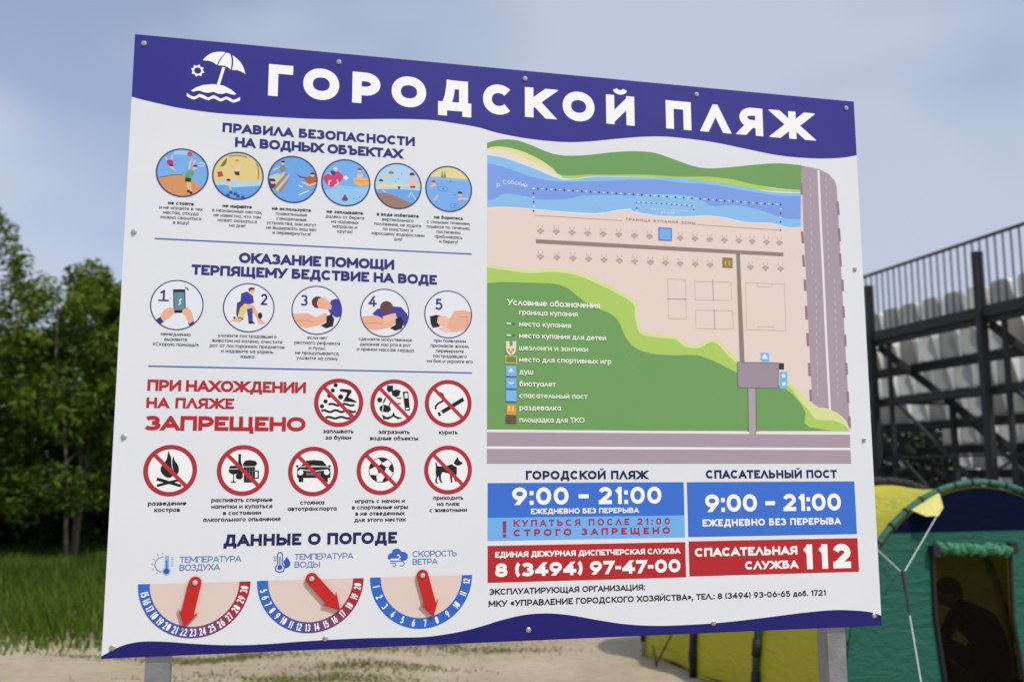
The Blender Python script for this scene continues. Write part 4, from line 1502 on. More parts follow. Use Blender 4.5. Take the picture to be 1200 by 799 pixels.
for pc, (cx_, y_, ls) in zip(pics, caps):
    caption(pc, cx_, y_, 14.6, ls, 9.0, z1, first_bold=True, color=(30, 30, 40), st=.145, k=.88, bst=.24)

# --- five first aid pictures
z5 = Zm(110, 280, .39167)
aid = [(170, 327, 124, 272), (388, 539, 133, 279), (593, 741, 141, 286), (798, 942, 151, 292), (990, 1130, 158, 294)]
alab = ['round picture of hands dialling on a phone', 'round picture of a casualty laid over a knee', 'round picture of a rescuer leaning to a lying man', 'round picture of mouth to mouth breathing', 'round picture of a casualty lying on one side']
PALE = (232, 234, 242); SHIRT = (60, 62, 160); DARK = (24, 22, 28); SK2 = (236, 178, 150); SK3 = (204, 136, 112)
apics = []
for i, m in enumerate(aid):
    c, r = medallion(*m, z5)
    cl = (c[0], c[1], r - 1)
    a = Art(.3)
    a.disc(c, r - .5, PALE)
    q = Zm(170, 330, 1 / 6) if i < 2 else Zm(330, 330, 1 / 5)
    if i == 0:
        a.poly(q([(75, 270), (110, 245), (130, 285), (100, 305)]), NAVY, clip=cl); a.poly(q([(300, 295), (335, 270), (355, 300), (320, 320)]), NAVY, clip=cl)
        a.poly(q([(196, 55), (282, 55), (286, 220), (200, 222)]), DARK)
        a.poly(q([(203, 75), (276, 75), (279, 200), (206, 202)]), (96, 140, 152))
        a.line(q([(235, 165), (250, 150), (240, 135), (255, 120)]), 2.5, WHITE)
        a.poly(q([(105, 245), (130, 200), (175, 180), (205, 195), (205, 225), (170, 255), (130, 285)]), SK2)
        a.line(q([(178, 205), (185, 225)]), 1.6, SK3)
        a.poly(q([(262, 200), (300, 180), (325, 210), (345, 275), (310, 298), (280, 240), (262, 225)]), SK2)
        a.line(q([(280, 42), (300, 50), (302, 65)]), 3, (60, 60, 70))
        num = ('1', (98, 142, 58, 138))
    elif i == 1:
        a.poly(q([(645, 150), (690, 130), (690, 270), (660, 290), (640, 230)]), (70, 60, 110))
        a.poly(q([(675, 85), (715, 70), (758, 100), (765, 150), (700, 170), (670, 140)]), SHIRT)
        a.poly(q([(735, 50), (752, 44), (770, 52), (768, 78), (745, 88)]), SK2); a.poly(q([(725, 52), (745, 40), (772, 46), (770, 56), (742, 60), (732, 78)]), (90, 50, 40))
        a.poly(q([(650, 250), (668, 185), (700, 155), (760, 165), (790, 215), (820, 270), (845, 300), (800, 300), (770, 230), (710, 195), (690, 250)]), SK2)
        a.poly(q([(650, 250), (672, 180), (700, 156), (728, 162), (715, 200), (690, 258)]), (226, 206, 128))
        a.poly(q([(715, 195), (755, 185), (757, 285), (727, 285)]), (70, 66, 150)); a.poly(q([(727, 280), (757, 280), (775, 297), (727, 297)]), DARK)
        a.poly(q([(600, 275), (650, 255), (690, 268), (660, 290)]), SK2); a.disc(q([(628, 255)])[0], 3, DARK, n=10)
        a.disc(q([(808, 240)])[0], 5.4, (40, 24, 34), ry=8, n=16)
        num = ('2', (812, 858, 85, 165))
    elif i in (2, 3):
        ox = 0 if i == 2 else 405
        if i == 2:
            a.poly(q([(290, 110), (320, 100), (352, 120), (352, 205), (318, 212), (285, 190), (270, 160)]), SHIRT, clip=cl)
            a.disc(q([(212, 122)])[0], 15.2, (96, 46, 50), clip=cl)
            a.poly(q([(215, 100), (250, 92), (275, 115), (292, 140), (290, 165), (250, 162), (215, 155), (205, 130)]), SK2)
        else:
            a.poly(q([(530, 190), (560, 160), (640, 145), (700, 150), (735, 190), (745, 230), (715, 262), (680, 215), (620, 195), (585, 225)]), SHIRT, clip=cl)
            a.disc(q([(614, 152)])[0], 16.4, (110, 58, 60))
        dy = 0 if i == 2 else 14
        a.poly(q([(60 + ox, 190 + dy), (150 + ox, 185 + dy), (200 + ox, 210 + dy), (255 + ox, 185 + dy), (278 + ox, 200 + dy), (262 + ox, 235 + dy), (215 + ox, 258 + dy), (150 + ox, 272 + dy), (70 + ox, 262 + dy)]), SK2, clip=cl)
        a.line(q([(80 + ox, 232 + dy), (150 + ox, 228 + dy), (180 + ox, 236 + dy)]), 1.6, SK3)
        a.poly(q([(262 + ox, 205 + dy), (290 + ox, 190 + dy), (308 + ox, 220 + dy), (300 + ox, 262 + dy), (260 + ox, 275 + dy), (228 + ox, 258 + dy), (262 + ox, 240 + dy)]), DARK, clip=cl)
        if i == 3:
            a.poly(q([(590, 205), (640, 190), (668, 185), (672, 215), (640, 235), (605, 245)]), (240, 190, 164))
        num = ('3', (112, 152, 78, 142)) if i == 2 else ('4', (508, 556, 84, 148))
    else:
        a.poly(q([(950, 245), (990, 210), (1010, 172), (1060, 168), (1110, 178), (1115, 270), (1080, 285), (1000, 298), (940, 292)]), SK2, clip=cl)
        a.line(q([(1032, 206), (1085, 208), (1085, 275)]), 1.6, SK3)
        a.poly(q([(868, 205), (905, 195), (930, 200), (925, 265), (885, 272), (872, 245)]), DARK, clip=cl)
        a.poly(q([(915, 205), (960, 200), (985, 225), (970, 262), (930, 262), (910, 240)]), (242, 190, 164))
        a.poly(q([(910, 275), (960, 262), (1000, 298), (960, 300)]), (232, 200, 200), clip=cl)
        num = ('5', (900, 942, 100, 166))
    a.ring(c, r - 1.4, r + 1.4, (58, 60, 122))
    ch, (xa, xb, ya, yb_) = num
    pa = q([(xa, yb_), (xb, yb_), (xa, ya)])
    a.text_mm(ch, pa[0][0], pa[1][0], pa[0][1], pa[0][1] - pa[2][1], NAVY, st=.17)
    if ch == '1':
        a.rect(pa[0][0] - 2, pa[0][1] - 4, pa[1][0] + 8, pa[0][1], NAVY)
    apics.append(a.build('first_aid_picture', board, alab[i]))
acaps = [(245, 290.5, ['немедленно', 'вызовите', '«Скорую помощь!»']),
         (459, 296, ['уложите пострадавшего', 'животом на колено, очистите', 'рот от посторонних предметов', 'и надавите на корень', 'языка']),
         (668, 301, ['если нет', 'рвотного рефлекса', 'и пульс', 'не прощупывается,', 'уложите на спину']),
         (872, 306, ['сделайте искуственное', 'дыхание изо рта в рот', 'и прямой массаж сердца']),
         (1065, 310, ['при появлении', 'признаков жизни,', 'переверните', 'пострадавшего', 'на бок и укройте его'])]
for pc, (cx_, y_, ls) in zip(apics, acaps):
    caption(pc, cx_, y_, 15.3, ls, 9.0, z5, color=(30, 30, 42), st=.15, k=.91)

# --- eight prohibition signs
z6 = Zm(110, 420, .39167)
pro = [(659, 806, 59, 206), (827, 970, 62, 206), (990, 1130, 65, 205), (148, 309, 259, 412), (368, 524, 259, 411), (581, 731, 264, 412), (786, 932, 261, 409), (988, 1131, 261, 406)]
plab = ['red ring sign crossing out a swimmer past buoys', 'red ring sign crossing out litter', 'red ring sign crossing out a cigarette', 'red ring sign crossing out a campfire', 'red ring sign crossing out drinks', 'red ring sign crossing out a car', 'red ring sign crossing out a football', 'red ring sign crossing out a dog']
qs = [Zm(360, 430, 100 / 888), Zm(425, 430, 140 / 1200), Zm(425, 430, 140 / 1200), Zm(160, 510, 100 / 888), Zm(240, 510, 100 / 888), Zm(325, 510, 100 / 888), Zm(410, 510, 100 / 888), Zm(480, 510, 100 / 888)]


def wline(a, q, x0, x1, y, amp, n, wd, ph=0):
    pts = []
    for i in range(n * 8 + 1):
        f = i / (n * 8)
        pts.append((x0 + (x1 - x0) * f, y + amp * math.sin(2 * math.pi * n * f + ph)))
    a.line(q(pts), wd, BLACK)


signs = []
for i, m in enumerate(pro):
    c, r = medallion(*m, z6)
    q = qs[i]
    a = Art(.3)
    K = BLACK
    a.disc(c, r - 1, (244, 244, 246))
    if i == 0:
        for (x, y) in ((295, 190), (265, 245), (228, 300), (190, 358), (152, 410)): a.disc(q([(x, y)])[0], 5.2, K, n=18)
        a.disc(q([(347, 312)])[0], 6.4, K, n=20)
        a.poly(q([(335, 235), (360, 228), (455, 238), (462, 262), (425, 315), (470, 335), (515, 362), (500, 372), (430, 362), (370, 360), (405, 300), (415, 268), (340, 255)]), K)
        wline(a, q, 220, 490, 393, 9, 2, 5.5, math.pi); wline(a, q, 145, 505, 460, 10, 2.5.__int__() + 1, 5.5, math.pi); wline(a, q, 190, 450, 528, 8, 2, 5.5, math.pi)
    elif i == 1:
        a.poly(q([(245, 185), (303, 188), (305, 245), (260, 255), (240, 235)]), K)
        a.poly(q([(290, 250), (320, 230), (345, 228), (380, 240), (365, 290), (330, 305), (295, 285)]), K)
        a.disc(q([(170, 332)])[0], 6.5, K, n=18)
        a.poly(q([(400, 250), (455, 245), (475, 440), (425, 440)]), K); a.poly(q([(418, 265), (448, 262), (452, 312), (422, 316)]), (240, 240, 242)); a.poly(q([(430, 412), (462, 408), (464, 426), (433, 430)]), (240, 240, 242))
        a.poly(q([(170, 400), (205, 378), (270, 392), (285, 430), (255, 458), (190, 450), (168, 430)]), K); a.line(q([(205, 385), (198, 448)]), 2, (240, 240, 242))
        a.poly(q([(190, 475), (240, 505), (290, 490), (310, 450), (325, 490), (405, 520), (350, 525), (305, 500), (260, 528), (205, 525)]), K)
        a.line(q([(230, 310), (205, 365)]), 3.5, K); a.line(q([(340, 312), (385, 316)]), 3, K); a.line(q([(330, 375), (380, 366)]), 3, K); a.line(q([(290, 340), (265, 382)]), 3, K)
    elif i == 2:
        a.poly(q([(1003, 305), (1020, 342), (800, 475), (782, 440)]), K); a.poly(q([(770, 450), (788, 485), (768, 500), (748, 465)]), K)
        a.line(q([(788, 446), (806, 480)]), 1.6, (240, 240, 242))
        a.line(q([(732, 425), (732, 395), (760, 365), (800, 345), (815, 315), (800, 275), (775, 260)]), 5, K)
    elif i == 3:
        a.poly(smooth_pts(q([(330, 160), (345, 195), (360, 235), (362, 290), (372, 350), (395, 395), (370, 430), (335, 445), (295, 430), (255, 385), (252, 335), (285, 290), (315, 240), (330, 160)]), 4)[:-1], K)
        a.poly(smooth_pts(q([(388, 215), (395, 260), (425, 300), (440, 345), (435, 390), (405, 420), (385, 380), (372, 320), (370, 260), (388, 215)]), 4)[:-1], K)
        a.poly(q([(215, 438), (468, 515), (458, 542), (205, 472)]), K); a.poly(q([(465, 445), (470, 472), (215, 540), (208, 512)]), K)
    elif i == 4:
        a.poly(q([(345, 197), (382, 197), (376, 215), (376, 275), (392, 320), (395, 440), (370, 462), (330, 455), (318, 430), (340, 380), (346, 275), (350, 215)]), K)
        a.poly(q([(262, 318), (335, 318), (355, 370), (335, 400), (303, 410), (304, 475), (325, 485), (325, 493), (265, 493), (268, 485), (294, 475), (294, 410), (258, 395), (245, 370)]), K)
        a.poly(q([(395, 300), (420, 265), (470, 258), (530, 268), (545, 300), (520, 325), (400, 325)]), K)
        a.poly(q([(405, 330), (522, 330), (522, 460), (500, 492), (405, 492)]), K)
        a.line(q([(525, 372), (555, 375), (555, 445), (525, 448)]), 3, K)
        a.line(q([(250, 352), (345, 350)]), 1.6, (230, 230, 232)); a.line(q([(400, 328), (540, 326)]), 1.6, (240, 240, 242))
        for x in (435, 465, 495): a.line(q([(x, 345), (x, 470)]), 1.6, (120, 120, 124))
    elif i == 5:
        a.poly(q([(300, 265), (380, 258), (470, 265), (520, 325), (240, 325)]), K)
        a.poly(q([(205, 345), (240, 330), (515, 330), (550, 345), (552, 440), (525, 445), (525, 488), (475, 488), (470, 445), (270, 445), (268, 488), (220, 488), (218, 445), (203, 440)]), K)
        a.poly(q([(188, 318), (210, 308), (225, 328), (205, 338)]), K); a.poly(q([(560, 318), (538, 308), (523, 328), (545, 338)]), K)
        a.line(q([(245, 328), (380, 320), (515, 328)]), 1.8, (235, 235, 238)); a.line(q([(235, 358), (380, 374), (525, 358)]), 2, (235, 235, 238))
        a.disc(q([(240, 388)])[0], 6.6, (244, 244, 246), n=20); a.disc(q([(512, 386)])[0], 6.6, (244, 244, 246), n=20)
        a.poly(q([(295, 388), (455, 388), (450, 418), (300, 418)]), (110, 110, 116))
    elif i == 6:
        cc = q([(326, 362)])[0]
        br = 30.5
        a.disc(cc, br, (248, 248, 250)); a.ring(cc, br - 1.2, br + .6, K)
        bc = (cc[0], cc[1], br - .4)
        for ang, d, s_ in ((None, 0, 12.5), (-90, 29, 11), (-18, 29, 11), (54, 29, 11), (126, 29, 11), (198, 29, 11)):
            ox, oy = (0, -3) if ang is None else (d * math.cos(R(ang + 8)), d * math.sin(R(ang + 8)))
            rot = -90 if ang is None else ang + 8 + 180
            a.poly([(cc[0] + ox + s_ * math.cos(R(rot + 72 * j)), cc[1] + oy + s_ * math.sin(R(rot + 72 * j))) for j in range(5)], K, clip=bc)
        for j in range(5):
            t = R(-90 + 72 * j)
            a.line([(cc[0] + 11 * math.cos(t), cc[1] - 3 + 11 * math.sin(t)), (cc[0] + 21 * math.cos(t), cc[1] - 2 + 21 * math.sin(t))], 1.2, (90, 90, 94))
    else:
        a.poly(smooth_pts(q([(272, 280), (282, 300), (290, 320), (330, 322), (390, 318), (430, 302), (470, 315), (490, 340), (488, 400), (480, 440), (488, 478), (470, 480), (455, 430), (445, 415), (440, 455), (445, 488), (428, 492), (420, 440), (415, 405), (370, 390), (340, 385), (325, 420), (328, 470), (340, 490), (318, 490), (302, 450), (300, 425), (285, 450), (285, 485), (298, 500), (275, 500), (265, 470), (275, 430), (268, 380), (272, 330), (266, 290), (272, 280)]), 2)[:-1], K)
        a.poly(q([(455, 290), (475, 258), (498, 222), (512, 262), (545, 282), (550, 298), (522, 312), (495, 318), (470, 305)]), K)
        a.line(q([(440, 295), (465, 315), (490, 325)]), 2.4, (244, 244, 246))
    # slash and ring
    d = (r - 3) * math.cos(R(45))
    a.line([(c[0] - d, c[1] - d), (c[0] + d, c[1] + d)], r * .15, (188, 42, 54))
    a.ring(c, r * .825, r, (176, 40, 54))
    signs.append(a.build('prohibition_sign', board, plab[i]))
pcaps = [(731, 224, 19, ['заплывать', 'за буйки']), (898, 226, 19, ['загрязнять', 'водные объекты']), (1060, 227, 19, ['курить']),
         (219, 440, 19.3, ['разведение', 'костров']), (443, 429.5, 19.3, ['распивать спирные', 'напитки и купаться', 'в состоянии', 'алкогольного опьянения']),
         (653, 437, 18.6, ['стоянка', 'автотранспорта']), (856, 432.5, 18.6, ['играть с мячом и', 'в спортивные игры', 'в не отведенных', 'для этого местах']), (1060, 423, 18.2, ['приходить', 'на пляж', 'с животными'])]
for pc, (cx_, y_, dy, ls) in zip(signs, pcaps):
    caption(pc, cx_, y_, dy, ls, 10.6, z6, st=.21, k=1.0)

# --- three weather dials
z7 = Zm(110, 600, .39167)
red_m = mat('red_pointer_plastic', lin((196, 26, 22)), .38, var=.06, scale=30)
riv_m = mat('rivet_metal', (.70, .66, .64), .35, metal=.6)


def grad_mat(name, stops):
    m, t, p = mat_new(name)
    at_ = t.nodes.new('ShaderNodeAttribute'); at_.attribute_name = 'sweep'
    r_ = t.nodes.new('ShaderNodeValToRGB')
    els = r_.color_ramp.elements
    els[0].position = stops[0][0]; els[0].color = (*lin(stops[0][1]), 1)
    els[1].position = stops[-1][0]; els[1].color = (*lin(stops[-1][1]), 1)
    for s_, c_ in stops[1:-1]:
        e = els.new(s_); e.color = (*lin(c_), 1)
    t.links.new(at_.outputs['Fac'], r_.inputs['Fac']); t.links.new(r_.outputs['Color'], p.inputs['Base Color'])
    p.inputs['Roughness'].default_value = .33
    return m


gm = grad_mat('dial_sweep_ink', [(0, (44, 106, 200)), (.18, (50, 98, 190)), (.42, (66, 80, 160)), (.62, (120, 60, 110)), (.8, (160, 40, 60)), (1, (176, 34, 44))])
dials = [((132, 216), (469, 207), 377, (165, 435), (303, 210), ((150, 640), .15015, (525, 283), (387, 500), (545, 525), (440, 634)), [str(i) for i in range(15, 31)], 12.0, (8.79, .12)),
         ((488, 206), (807, 197), 362, (523, 775), (650, 198), ((290, 640), .15015, (500, 252), (590, 470), (697, 362), (722, 499)), [str(i) for i in range(5, 21)], 12.2, (8.14, .16)),
         ((826, 197), (1131, 187), 349, (860, 1098), (983, 188), ((420, 630), .15015, (497, 293), (487, 532), (626, 483), (582, 616)), [str(i) for i in range(1, 13)], 11.0, (13.16, .14))]
dl = ['air temperature dial pointing at 22', 'water temperature dial pointing at 17', 'wind speed dial pointing at 8']
for di, (pl, pr_, yb_, (il, ir), hub, arr, nums, na, nb_) in enumerate(dials):
    A0, A1 = z7([pl])[0], z7([pr_])[0]
    cu, cv = (A0[0] + A1[0]) / 2, (A0[1] + A1[1]) / 2
    ro = (A1[0] - A0[0]) / 2
    vb = z7([((pl[0] + pr_[0]) / 2, yb_)])[0][1]
    ri = ro * .795
    sy = (vb - cv) / ro
    dial = empty('weather_dial', (0, 0, 0)); dial.parent = board; dial['label'] = dl[di]
    a = Art(.3)
    n = 48
    pts = [(cu + ri * 1.01 * math.cos(math.pi * i / n), cv + ri * 1.01 * sy * math.sin(math.pi * i / n)) for i in range(n + 1)]
    a.poly(pts, (226, 206, 196))
    a.build('dial_face', dial)
    # graded scale
    me = bpy.data.meshes.new('dial_scale')
    vs_, fs_, sw = [], [], []
    for i in range(n + 1):
        t = math.pi - math.pi * i / n
        for rr in (ri, ro):
            vs_.append(((cu + rr * math.cos(t) - 1000) / 1000, -.00042, ZT - (cv + rr * sy * math.sin(t)) / 1000)); sw.append(i / n)
    for i in range(n): fs_.append((2 * i, 2 * i + 1, 2 * i + 3, 2 * i + 2))
    me.from_pydata(vs_, [], fs_)
    at_ = me.attributes.new('sweep', 'FLOAT', 'POINT'); at_.data.foreach_set('value', sw)
    scale = link('dial_scale', me, dial, [gm if di < 2 else ink((40, 102, 200))])
    rm = (ri + ro) / 2
    hN = (ro - ri) * .66
    for i, s_ in enumerate(nums):
        ang = 180 - (na + nb_[0] * i + nb_[1] * i * i)
        a = Art(.5)
        a.text_arc(s_, cu, cv, rm * (1 + (sy - 1) * abs(math.sin(R(ang)))), ang, hN, WHITE, st=.155, k=.48, tr=.08)
        a.build('dial_numeral', dial)
    # pointer: thick red plate with a rivet
    (zx0, zy0), zs, h_, b1_, b2_, tp_ = arr
    zq = Zm(zx0, zy0, zs)
    H_, B1, B2, TP = zq([h_, b1_, b2_, tp_])
    dv = Vector((TP[0] - H_[0], TP[1] - H_[1])); ln = dv.length; dv.normalize(); nv = Vector((-dv.y, dv.x))
    hw = 14.2
    neck = ((Vector(B1) + Vector(B2)) / 2 - Vector(H_)).dot(dv) + 4
    barb = abs((Vector(B1) - Vector(B2)).dot(nv)) / 2
    out = []
    for j in range(13):
        t = math.pi / 2 + math.pi * j / 12
        out.append((hw * math.cos(t) * 1.0, hw * math.sin(t)))
    out += [(neck, -hw), (neck - 8, -barb), (ln, 0), (neck - 8, barb), (neck, hw)]
    P3 = [(H_[0] + dv.x * x + nv.x * y, H_[1] + dv.y * x + nv.y * y) for x, y in out]
    bm = bmesh.new()
    f_ = [bm.verts.new(((u - 1000) / 1000, -.0075, ZT - v / 1000)) for u, v in P3]
    k_ = [bm.verts.new(((u - 1000) / 1000, -.0030, ZT - v / 1000)) for u, v in P3]
    bm.faces.new(f_); bm.faces.new(k_[::-1])
    for j in range(len(f_)):
        j2 = (j + 1) % len(f_)
        bm.faces.new((f_[j], f_[j2], k_[j2], k_[j]))
    bmesh.ops.recalc_face_normals(bm, faces=bm.faces)
    obj_bm('pointer', bm, red_m, dial)
    bm = bmesh.new()
    M = Matrix.Translation(((H_[0] - 1000) / 1000, -.0004, ZT - H_[1] / 1000)) @ Matrix.Rotation(math.pi / 2, 4, 'X')
    add_lathe(bm, [(.0062, 0), (.0062, .0078), (.0058, .0098), (.0034, .0108), (.001, .0109)], M, 18)
    obj_bm('rivet', bm, riv_m, dial, False)
    # icon and title
    a = Art(.3)
    IB = (66, 118, 200); IBD = (40, 84, 176)
    if di == 0:
        q = Zm(150, 640, .15015)
        a.line(q([(275, 82), (240, 92), (215, 120), (208, 150), (220, 180), (250, 200), (262, 200)]), 2.0, (90, 130, 190))
        for (p0, p1) in (((270, 52), (272, 66)), ((228, 62), (238, 78)), ((195, 98), (208, 108)), ((182, 142), (198, 143)), ((190, 185), (204, 178)), ((220, 218), (230, 204))):
            a.line(q([p0, p1]), 1.6, (110, 150, 205))
        a.poly(q([(288, 72), (320, 72), (320, 165), (335, 190), (322, 220), (298, 228), (275, 218), (265, 192), (285, 165)]), (150, 184, 228))
        a.disc(q([(299, 196)])[0], 6.2, IBD, n=20); a.line(q([(302, 112), (301, 190)]), 3, IBD)
        for y in (88, 104, 120, 136, 152): a.line(q([(334, y), (354, y)]), 1.2, (120, 156, 210))
        T1, T2 = ('ТЕМПЕРАТУРА', 256, 441, 152, 133.5), ('ВОЗДУХА', 256, 377, 176, 157)
    elif di == 1:
        q = Zm(290, 640, .15015)
        a.line(q([(235, 145), (235, 65), (245, 48), (262, 48), (272, 65), (272, 140), (290, 165), (280, 195), (250, 204), (222, 192), (215, 165), (235, 145)]), 2.6, IBD)
        a.disc(q([(252, 166)])[0], 5.8, IBD, n=20); a.line(q([(253, 80), (253, 165)]), 2.6, IBD)
        for y in (82, 97, 112): a.line(q([(203, y), (226, y)]), 1.8, IB)
        a.poly(smooth_pts(q([(306, 82), (325, 110), (334, 135), (322, 162), (290, 172), (285, 160), (292, 150), (280, 128), (290, 105), (306, 82)]), 3)[:-1], IBD)
        T1, T2 = ('ТЕМПЕРАТУРА', 600, 776, 143, 125), ('ВОДЫ', 600, 676, 166.5, 148.5)
    else:
        q = Zm(420, 630, .15015)
        cpts = [(230, 165), (228, 140), (245, 122), (258, 120), (265, 98), (290, 84), (318, 88), (335, 108), (365, 112), (385, 135), (384, 160), (365, 178), (330, 182), (260, 180)]
        a.poly(q(cpts), (52, 100, 190))
        a.line(q([(250, 168), (310, 166), (325, 150), (315, 135), (298, 138)]), 2.6, (232, 236, 244))
        a.line(q([(245, 184), (345, 184), (358, 200), (345, 220), (320, 218)]), 2.2, (74, 120, 196))
        a.line(q([(248, 198), (285, 199), (292, 212), (280, 224), (265, 220)]), 2.2, (74, 120, 196))
        a.line(q([(240, 175), (330, 174)]), 2.2, (232, 236, 244))
        T1, T2 = ('СКОРОСТЬ', 953, 1086, 134.5, 116.5), ('ВЕТРА', 953, 1028, 157.5, 140)
    a.build('dial_icon', dial)
    a = Art(.3)
    for (s_, x0, x1, yb2, yt2) in (T1, T2):
        a.text(s_, 110 + x0 * .39167, 110 + x1 * .39167, 600 + yb2 * .39167, 600 + yt2 * .39167, (86, 122, 182), st=.15)
    a.build('dial_title', dial)

# --- beach map
z2 = Zm(560, 60, .39167); z3 = Zm(560, 300, .39167); z4 = Zm(565, 160, 1 / 6); zz5 = Zm(740, 180, .18779)
a = Art(.25, .007)
GREEN = (112, 160, 92); LIME = (174, 208, 98); PLIME = (218, 226, 152); BEIGE = (232, 214, 205); ROAD = (170, 154, 166); ROADL = (150, 132, 144)
uL = B(570.8, 330)[0]
a.poly([(uL, z2([(27, 290)])[0][1])] + z2([(60, 290), (300, 360), (968, 400), (1000, 420)]) + z3([(1000, 440), (1113, 515), (1113, 525), (27, 523)]), BEIGE)
# river: pale edge, light, mid
riv_top = z4([(35, 120), (150, 140), (350, 210), (540, 286), (650, 292), (800, 270), (1200, 278)]) + zz5([(300, 140), (500, 165), (700, 195), (860, 230), (1055, 240)])
riv_bot = zz5([(1055, 464), (980, 466), (870, 439), (720, 434), (600, 409), (480, 392), (350, 399), (200, 396), (100, 384), (0, 364)]) + z4([(1050, 516), (950, 524), (800, 548), (550, 534), (330, 514), (150, 502), (35, 508)])
a.poly(smooth_pts(riv_top, 4) + smooth_pts(riv_bot, 4), (214, 232, 240))
rt = z4([(35, 132), (150, 152), (350, 222), (540, 298), (650, 304), (800, 284), (1200, 290)]) + zz5([(300, 150), (500, 176), (700, 206), (860, 240), (1055, 249)])
rb = zz5([(1055, 458), (980, 460), (870, 433), (720, 428), (600, 403), (480, 386), (350, 392), (200, 389), (100, 377), (0, 357)]) + z4([(1050, 508), (950, 516), (800, 540), (550, 526), (330, 506), (150, 494), (35, 500)])
a.poly(smooth_pts(rt, 4) + smooth_pts(rb, 4), (140, 192, 240))
a.poly(smooth_pts(z4([(35, 190), (180, 225), (330, 278), (480, 312), (700, 318), (1200, 304)]) + zz5([(300, 182), (500, 195), (700, 230), (900, 262), (1055, 268)]), 4)
       + smooth_pts(zz5([(1055, 412), (950, 404), (850, 370), (740, 338), (620, 322), (500, 328), (450, 300), (350, 262)]) + z4([(1200, 405), (1080, 420), (900, 412), (700, 418), (600, 440), (400, 446), (330, 428), (170, 402), (100, 435), (35, 452)]), 4), (124, 160, 232))
# far bank: beige, yellow, lime, green
a.poly(smooth_pts(z4([(35, 85), (150, 62), (250, 95), (400, 160), (500, 240), (560, 288)]), 4) + smooth_pts(z4([(540, 292), (350, 212), (150, 142), (35, 122)]), 4), (236, 222, 206))
a.poly(smooth_pts(z4([(35, 78), (150, 58), (250, 90), (400, 150), (500, 225), (575, 285)]), 4) + smooth_pts(z4([(548, 282), (450, 222), (300, 155), (150, 95), (35, 98)]), 4), (226, 224, 150))
a.poly(smooth_pts(z4([(560, 262), (700, 255), (800, 258), (1200, 262)]) + zz5([(300, 120), (420, 140), (570, 152), (660, 165), (780, 195), (900, 222), (1055, 230)]), 4)
       + smooth_pts(zz5([(1055, 242), (850, 232), (700, 208), (500, 178), (300, 154)]) + z4([(1200, 288), (800, 280), (650, 298), (560, 292)]), 4), (178, 208, 100))
a.poly(smooth_pts(z2([(27, 275), (60, 266), (110, 266), (160, 282), (210, 303), (260, 313), (330, 311), (400, 303), (470, 300), (530, 305), (580, 322), (640, 343), (690, 351), (760, 347), (830, 340), (900, 336), (968, 342)]), 4)
       + smooth_pts(z2([(968, 416), (900, 411), (820, 398), (760, 384), (690, 376), (600, 376), (500, 370), (400, 370), (330, 370), (250, 372), (222, 350), (180, 322), (120, 296), (60, 285), (27, 292)]), 4), GREEN)
# near bank
outer = z3([(27, 35), (100, 45), (150, 52), (230, 48), (300, 60), (360, 85), (420, 115), (465, 145), (468, 180), (480, 225), (500, 238), (545, 245), (590, 250), (620, 272), (660, 275), (690, 260), (715, 262), (750, 300), (776, 322)])
glow = z3([(27, 27), (100, 36), (150, 43), (235, 38), (310, 52), (370, 77), (430, 108), (474, 140), (477, 180), (489, 220), (505, 230), (548, 237), (594, 242), (624, 264), (658, 267), (688, 252), (720, 254), (758, 292), (778, 314)])
botR = z3([(776, 523), (27, 523)])
a.poly(smooth_pts(glow, 3) + botR, PLIME)
a.poly(smooth_pts(outer, 3) + botR, LIME)
inner = z3([(27, 82), (70, 78), (150, 80), (230, 84), (270, 98), (300, 122), (340, 150), (390, 170), (420, 195), (440, 240), (470, 275), (520, 292), (580, 297), (650, 297), (700, 312), (776, 350)])
a.poly(smooth_pts(inner, 3) + botR, GREEN)
# bridge road
road = z2([(968, 343), (1020, 353), (1050, 369), (1068, 390), (1073, 410), (1077, 480)]) + z3([(1087, 60), (1100, 300), (1113, 515), (1060, 480), (1000, 440), (990, 250), (978, 0)]) + z2([(972, 500)])
a.poly(road, ROAD)
for side, xs in ((0, ((970, 560), (974, 660))), (1, ((1078, 480), (1084, 660)))):
    pass
for (x0, y0, x1, y1) in ((966, 395, 968, 430), (969, 540, 972, 575), (972, 610, 975, 645), (1075, 450, 1078, 490), (1079, 530, 1082, 570), (1082, 605, 1085, 645)):
    a.line(z2([(x0, y0), (x1, y1)]), 8, (156, 120, 134))
for (x0, y0, x1, y1) in ((977, 70, 979, 105), (981, 150, 983, 190), (985, 230, 987, 270), (990, 320, 992, 360), (994, 400, 996, 435), (1089, 70, 1091, 105), (1092, 150, 1094, 185), (1097, 235, 1099, 270), (1101, 320, 1103, 355), (1105, 405, 1107, 440), (1110, 480, 1112, 515)):
    a.line(z3([(x0, y0), (x1, y1)]), 8, (156, 120, 134))
a.line(z2([(1018, 356), (1025, 520)]) + z3([(1030, 0), (1041, 240), (1053, 468)]), 7, (236, 232, 236))
for (xa, xb) in (((993, 1000), (1010, 1016)), ((1040, 1051), (1066, 1076))):
    for j in range(13):
        t0 = j / 13; t1 = t0 + .035
        y0 = 380 + 300 * t0; y1 = 380 + 300 * t1
        a.line(z2([(xa[0] + (xa[1] - xa[0]) * t0, y0), (xa[0] + (xa[1] - xa[0]) * t1, y1)]), 3, (196, 184, 196), same=True)
    for j in range(16):
        t0 = j / 16; t1 = t0 + .03
        a.line(z3([(xb[0] + (xb[1] - xb[0]) * t0, 70 + 360 * t0), (xb[0] + (xb[1] - xb[0]) * t1, 70 + 360 * t1)]), 3, (196, 184, 196), same=True)
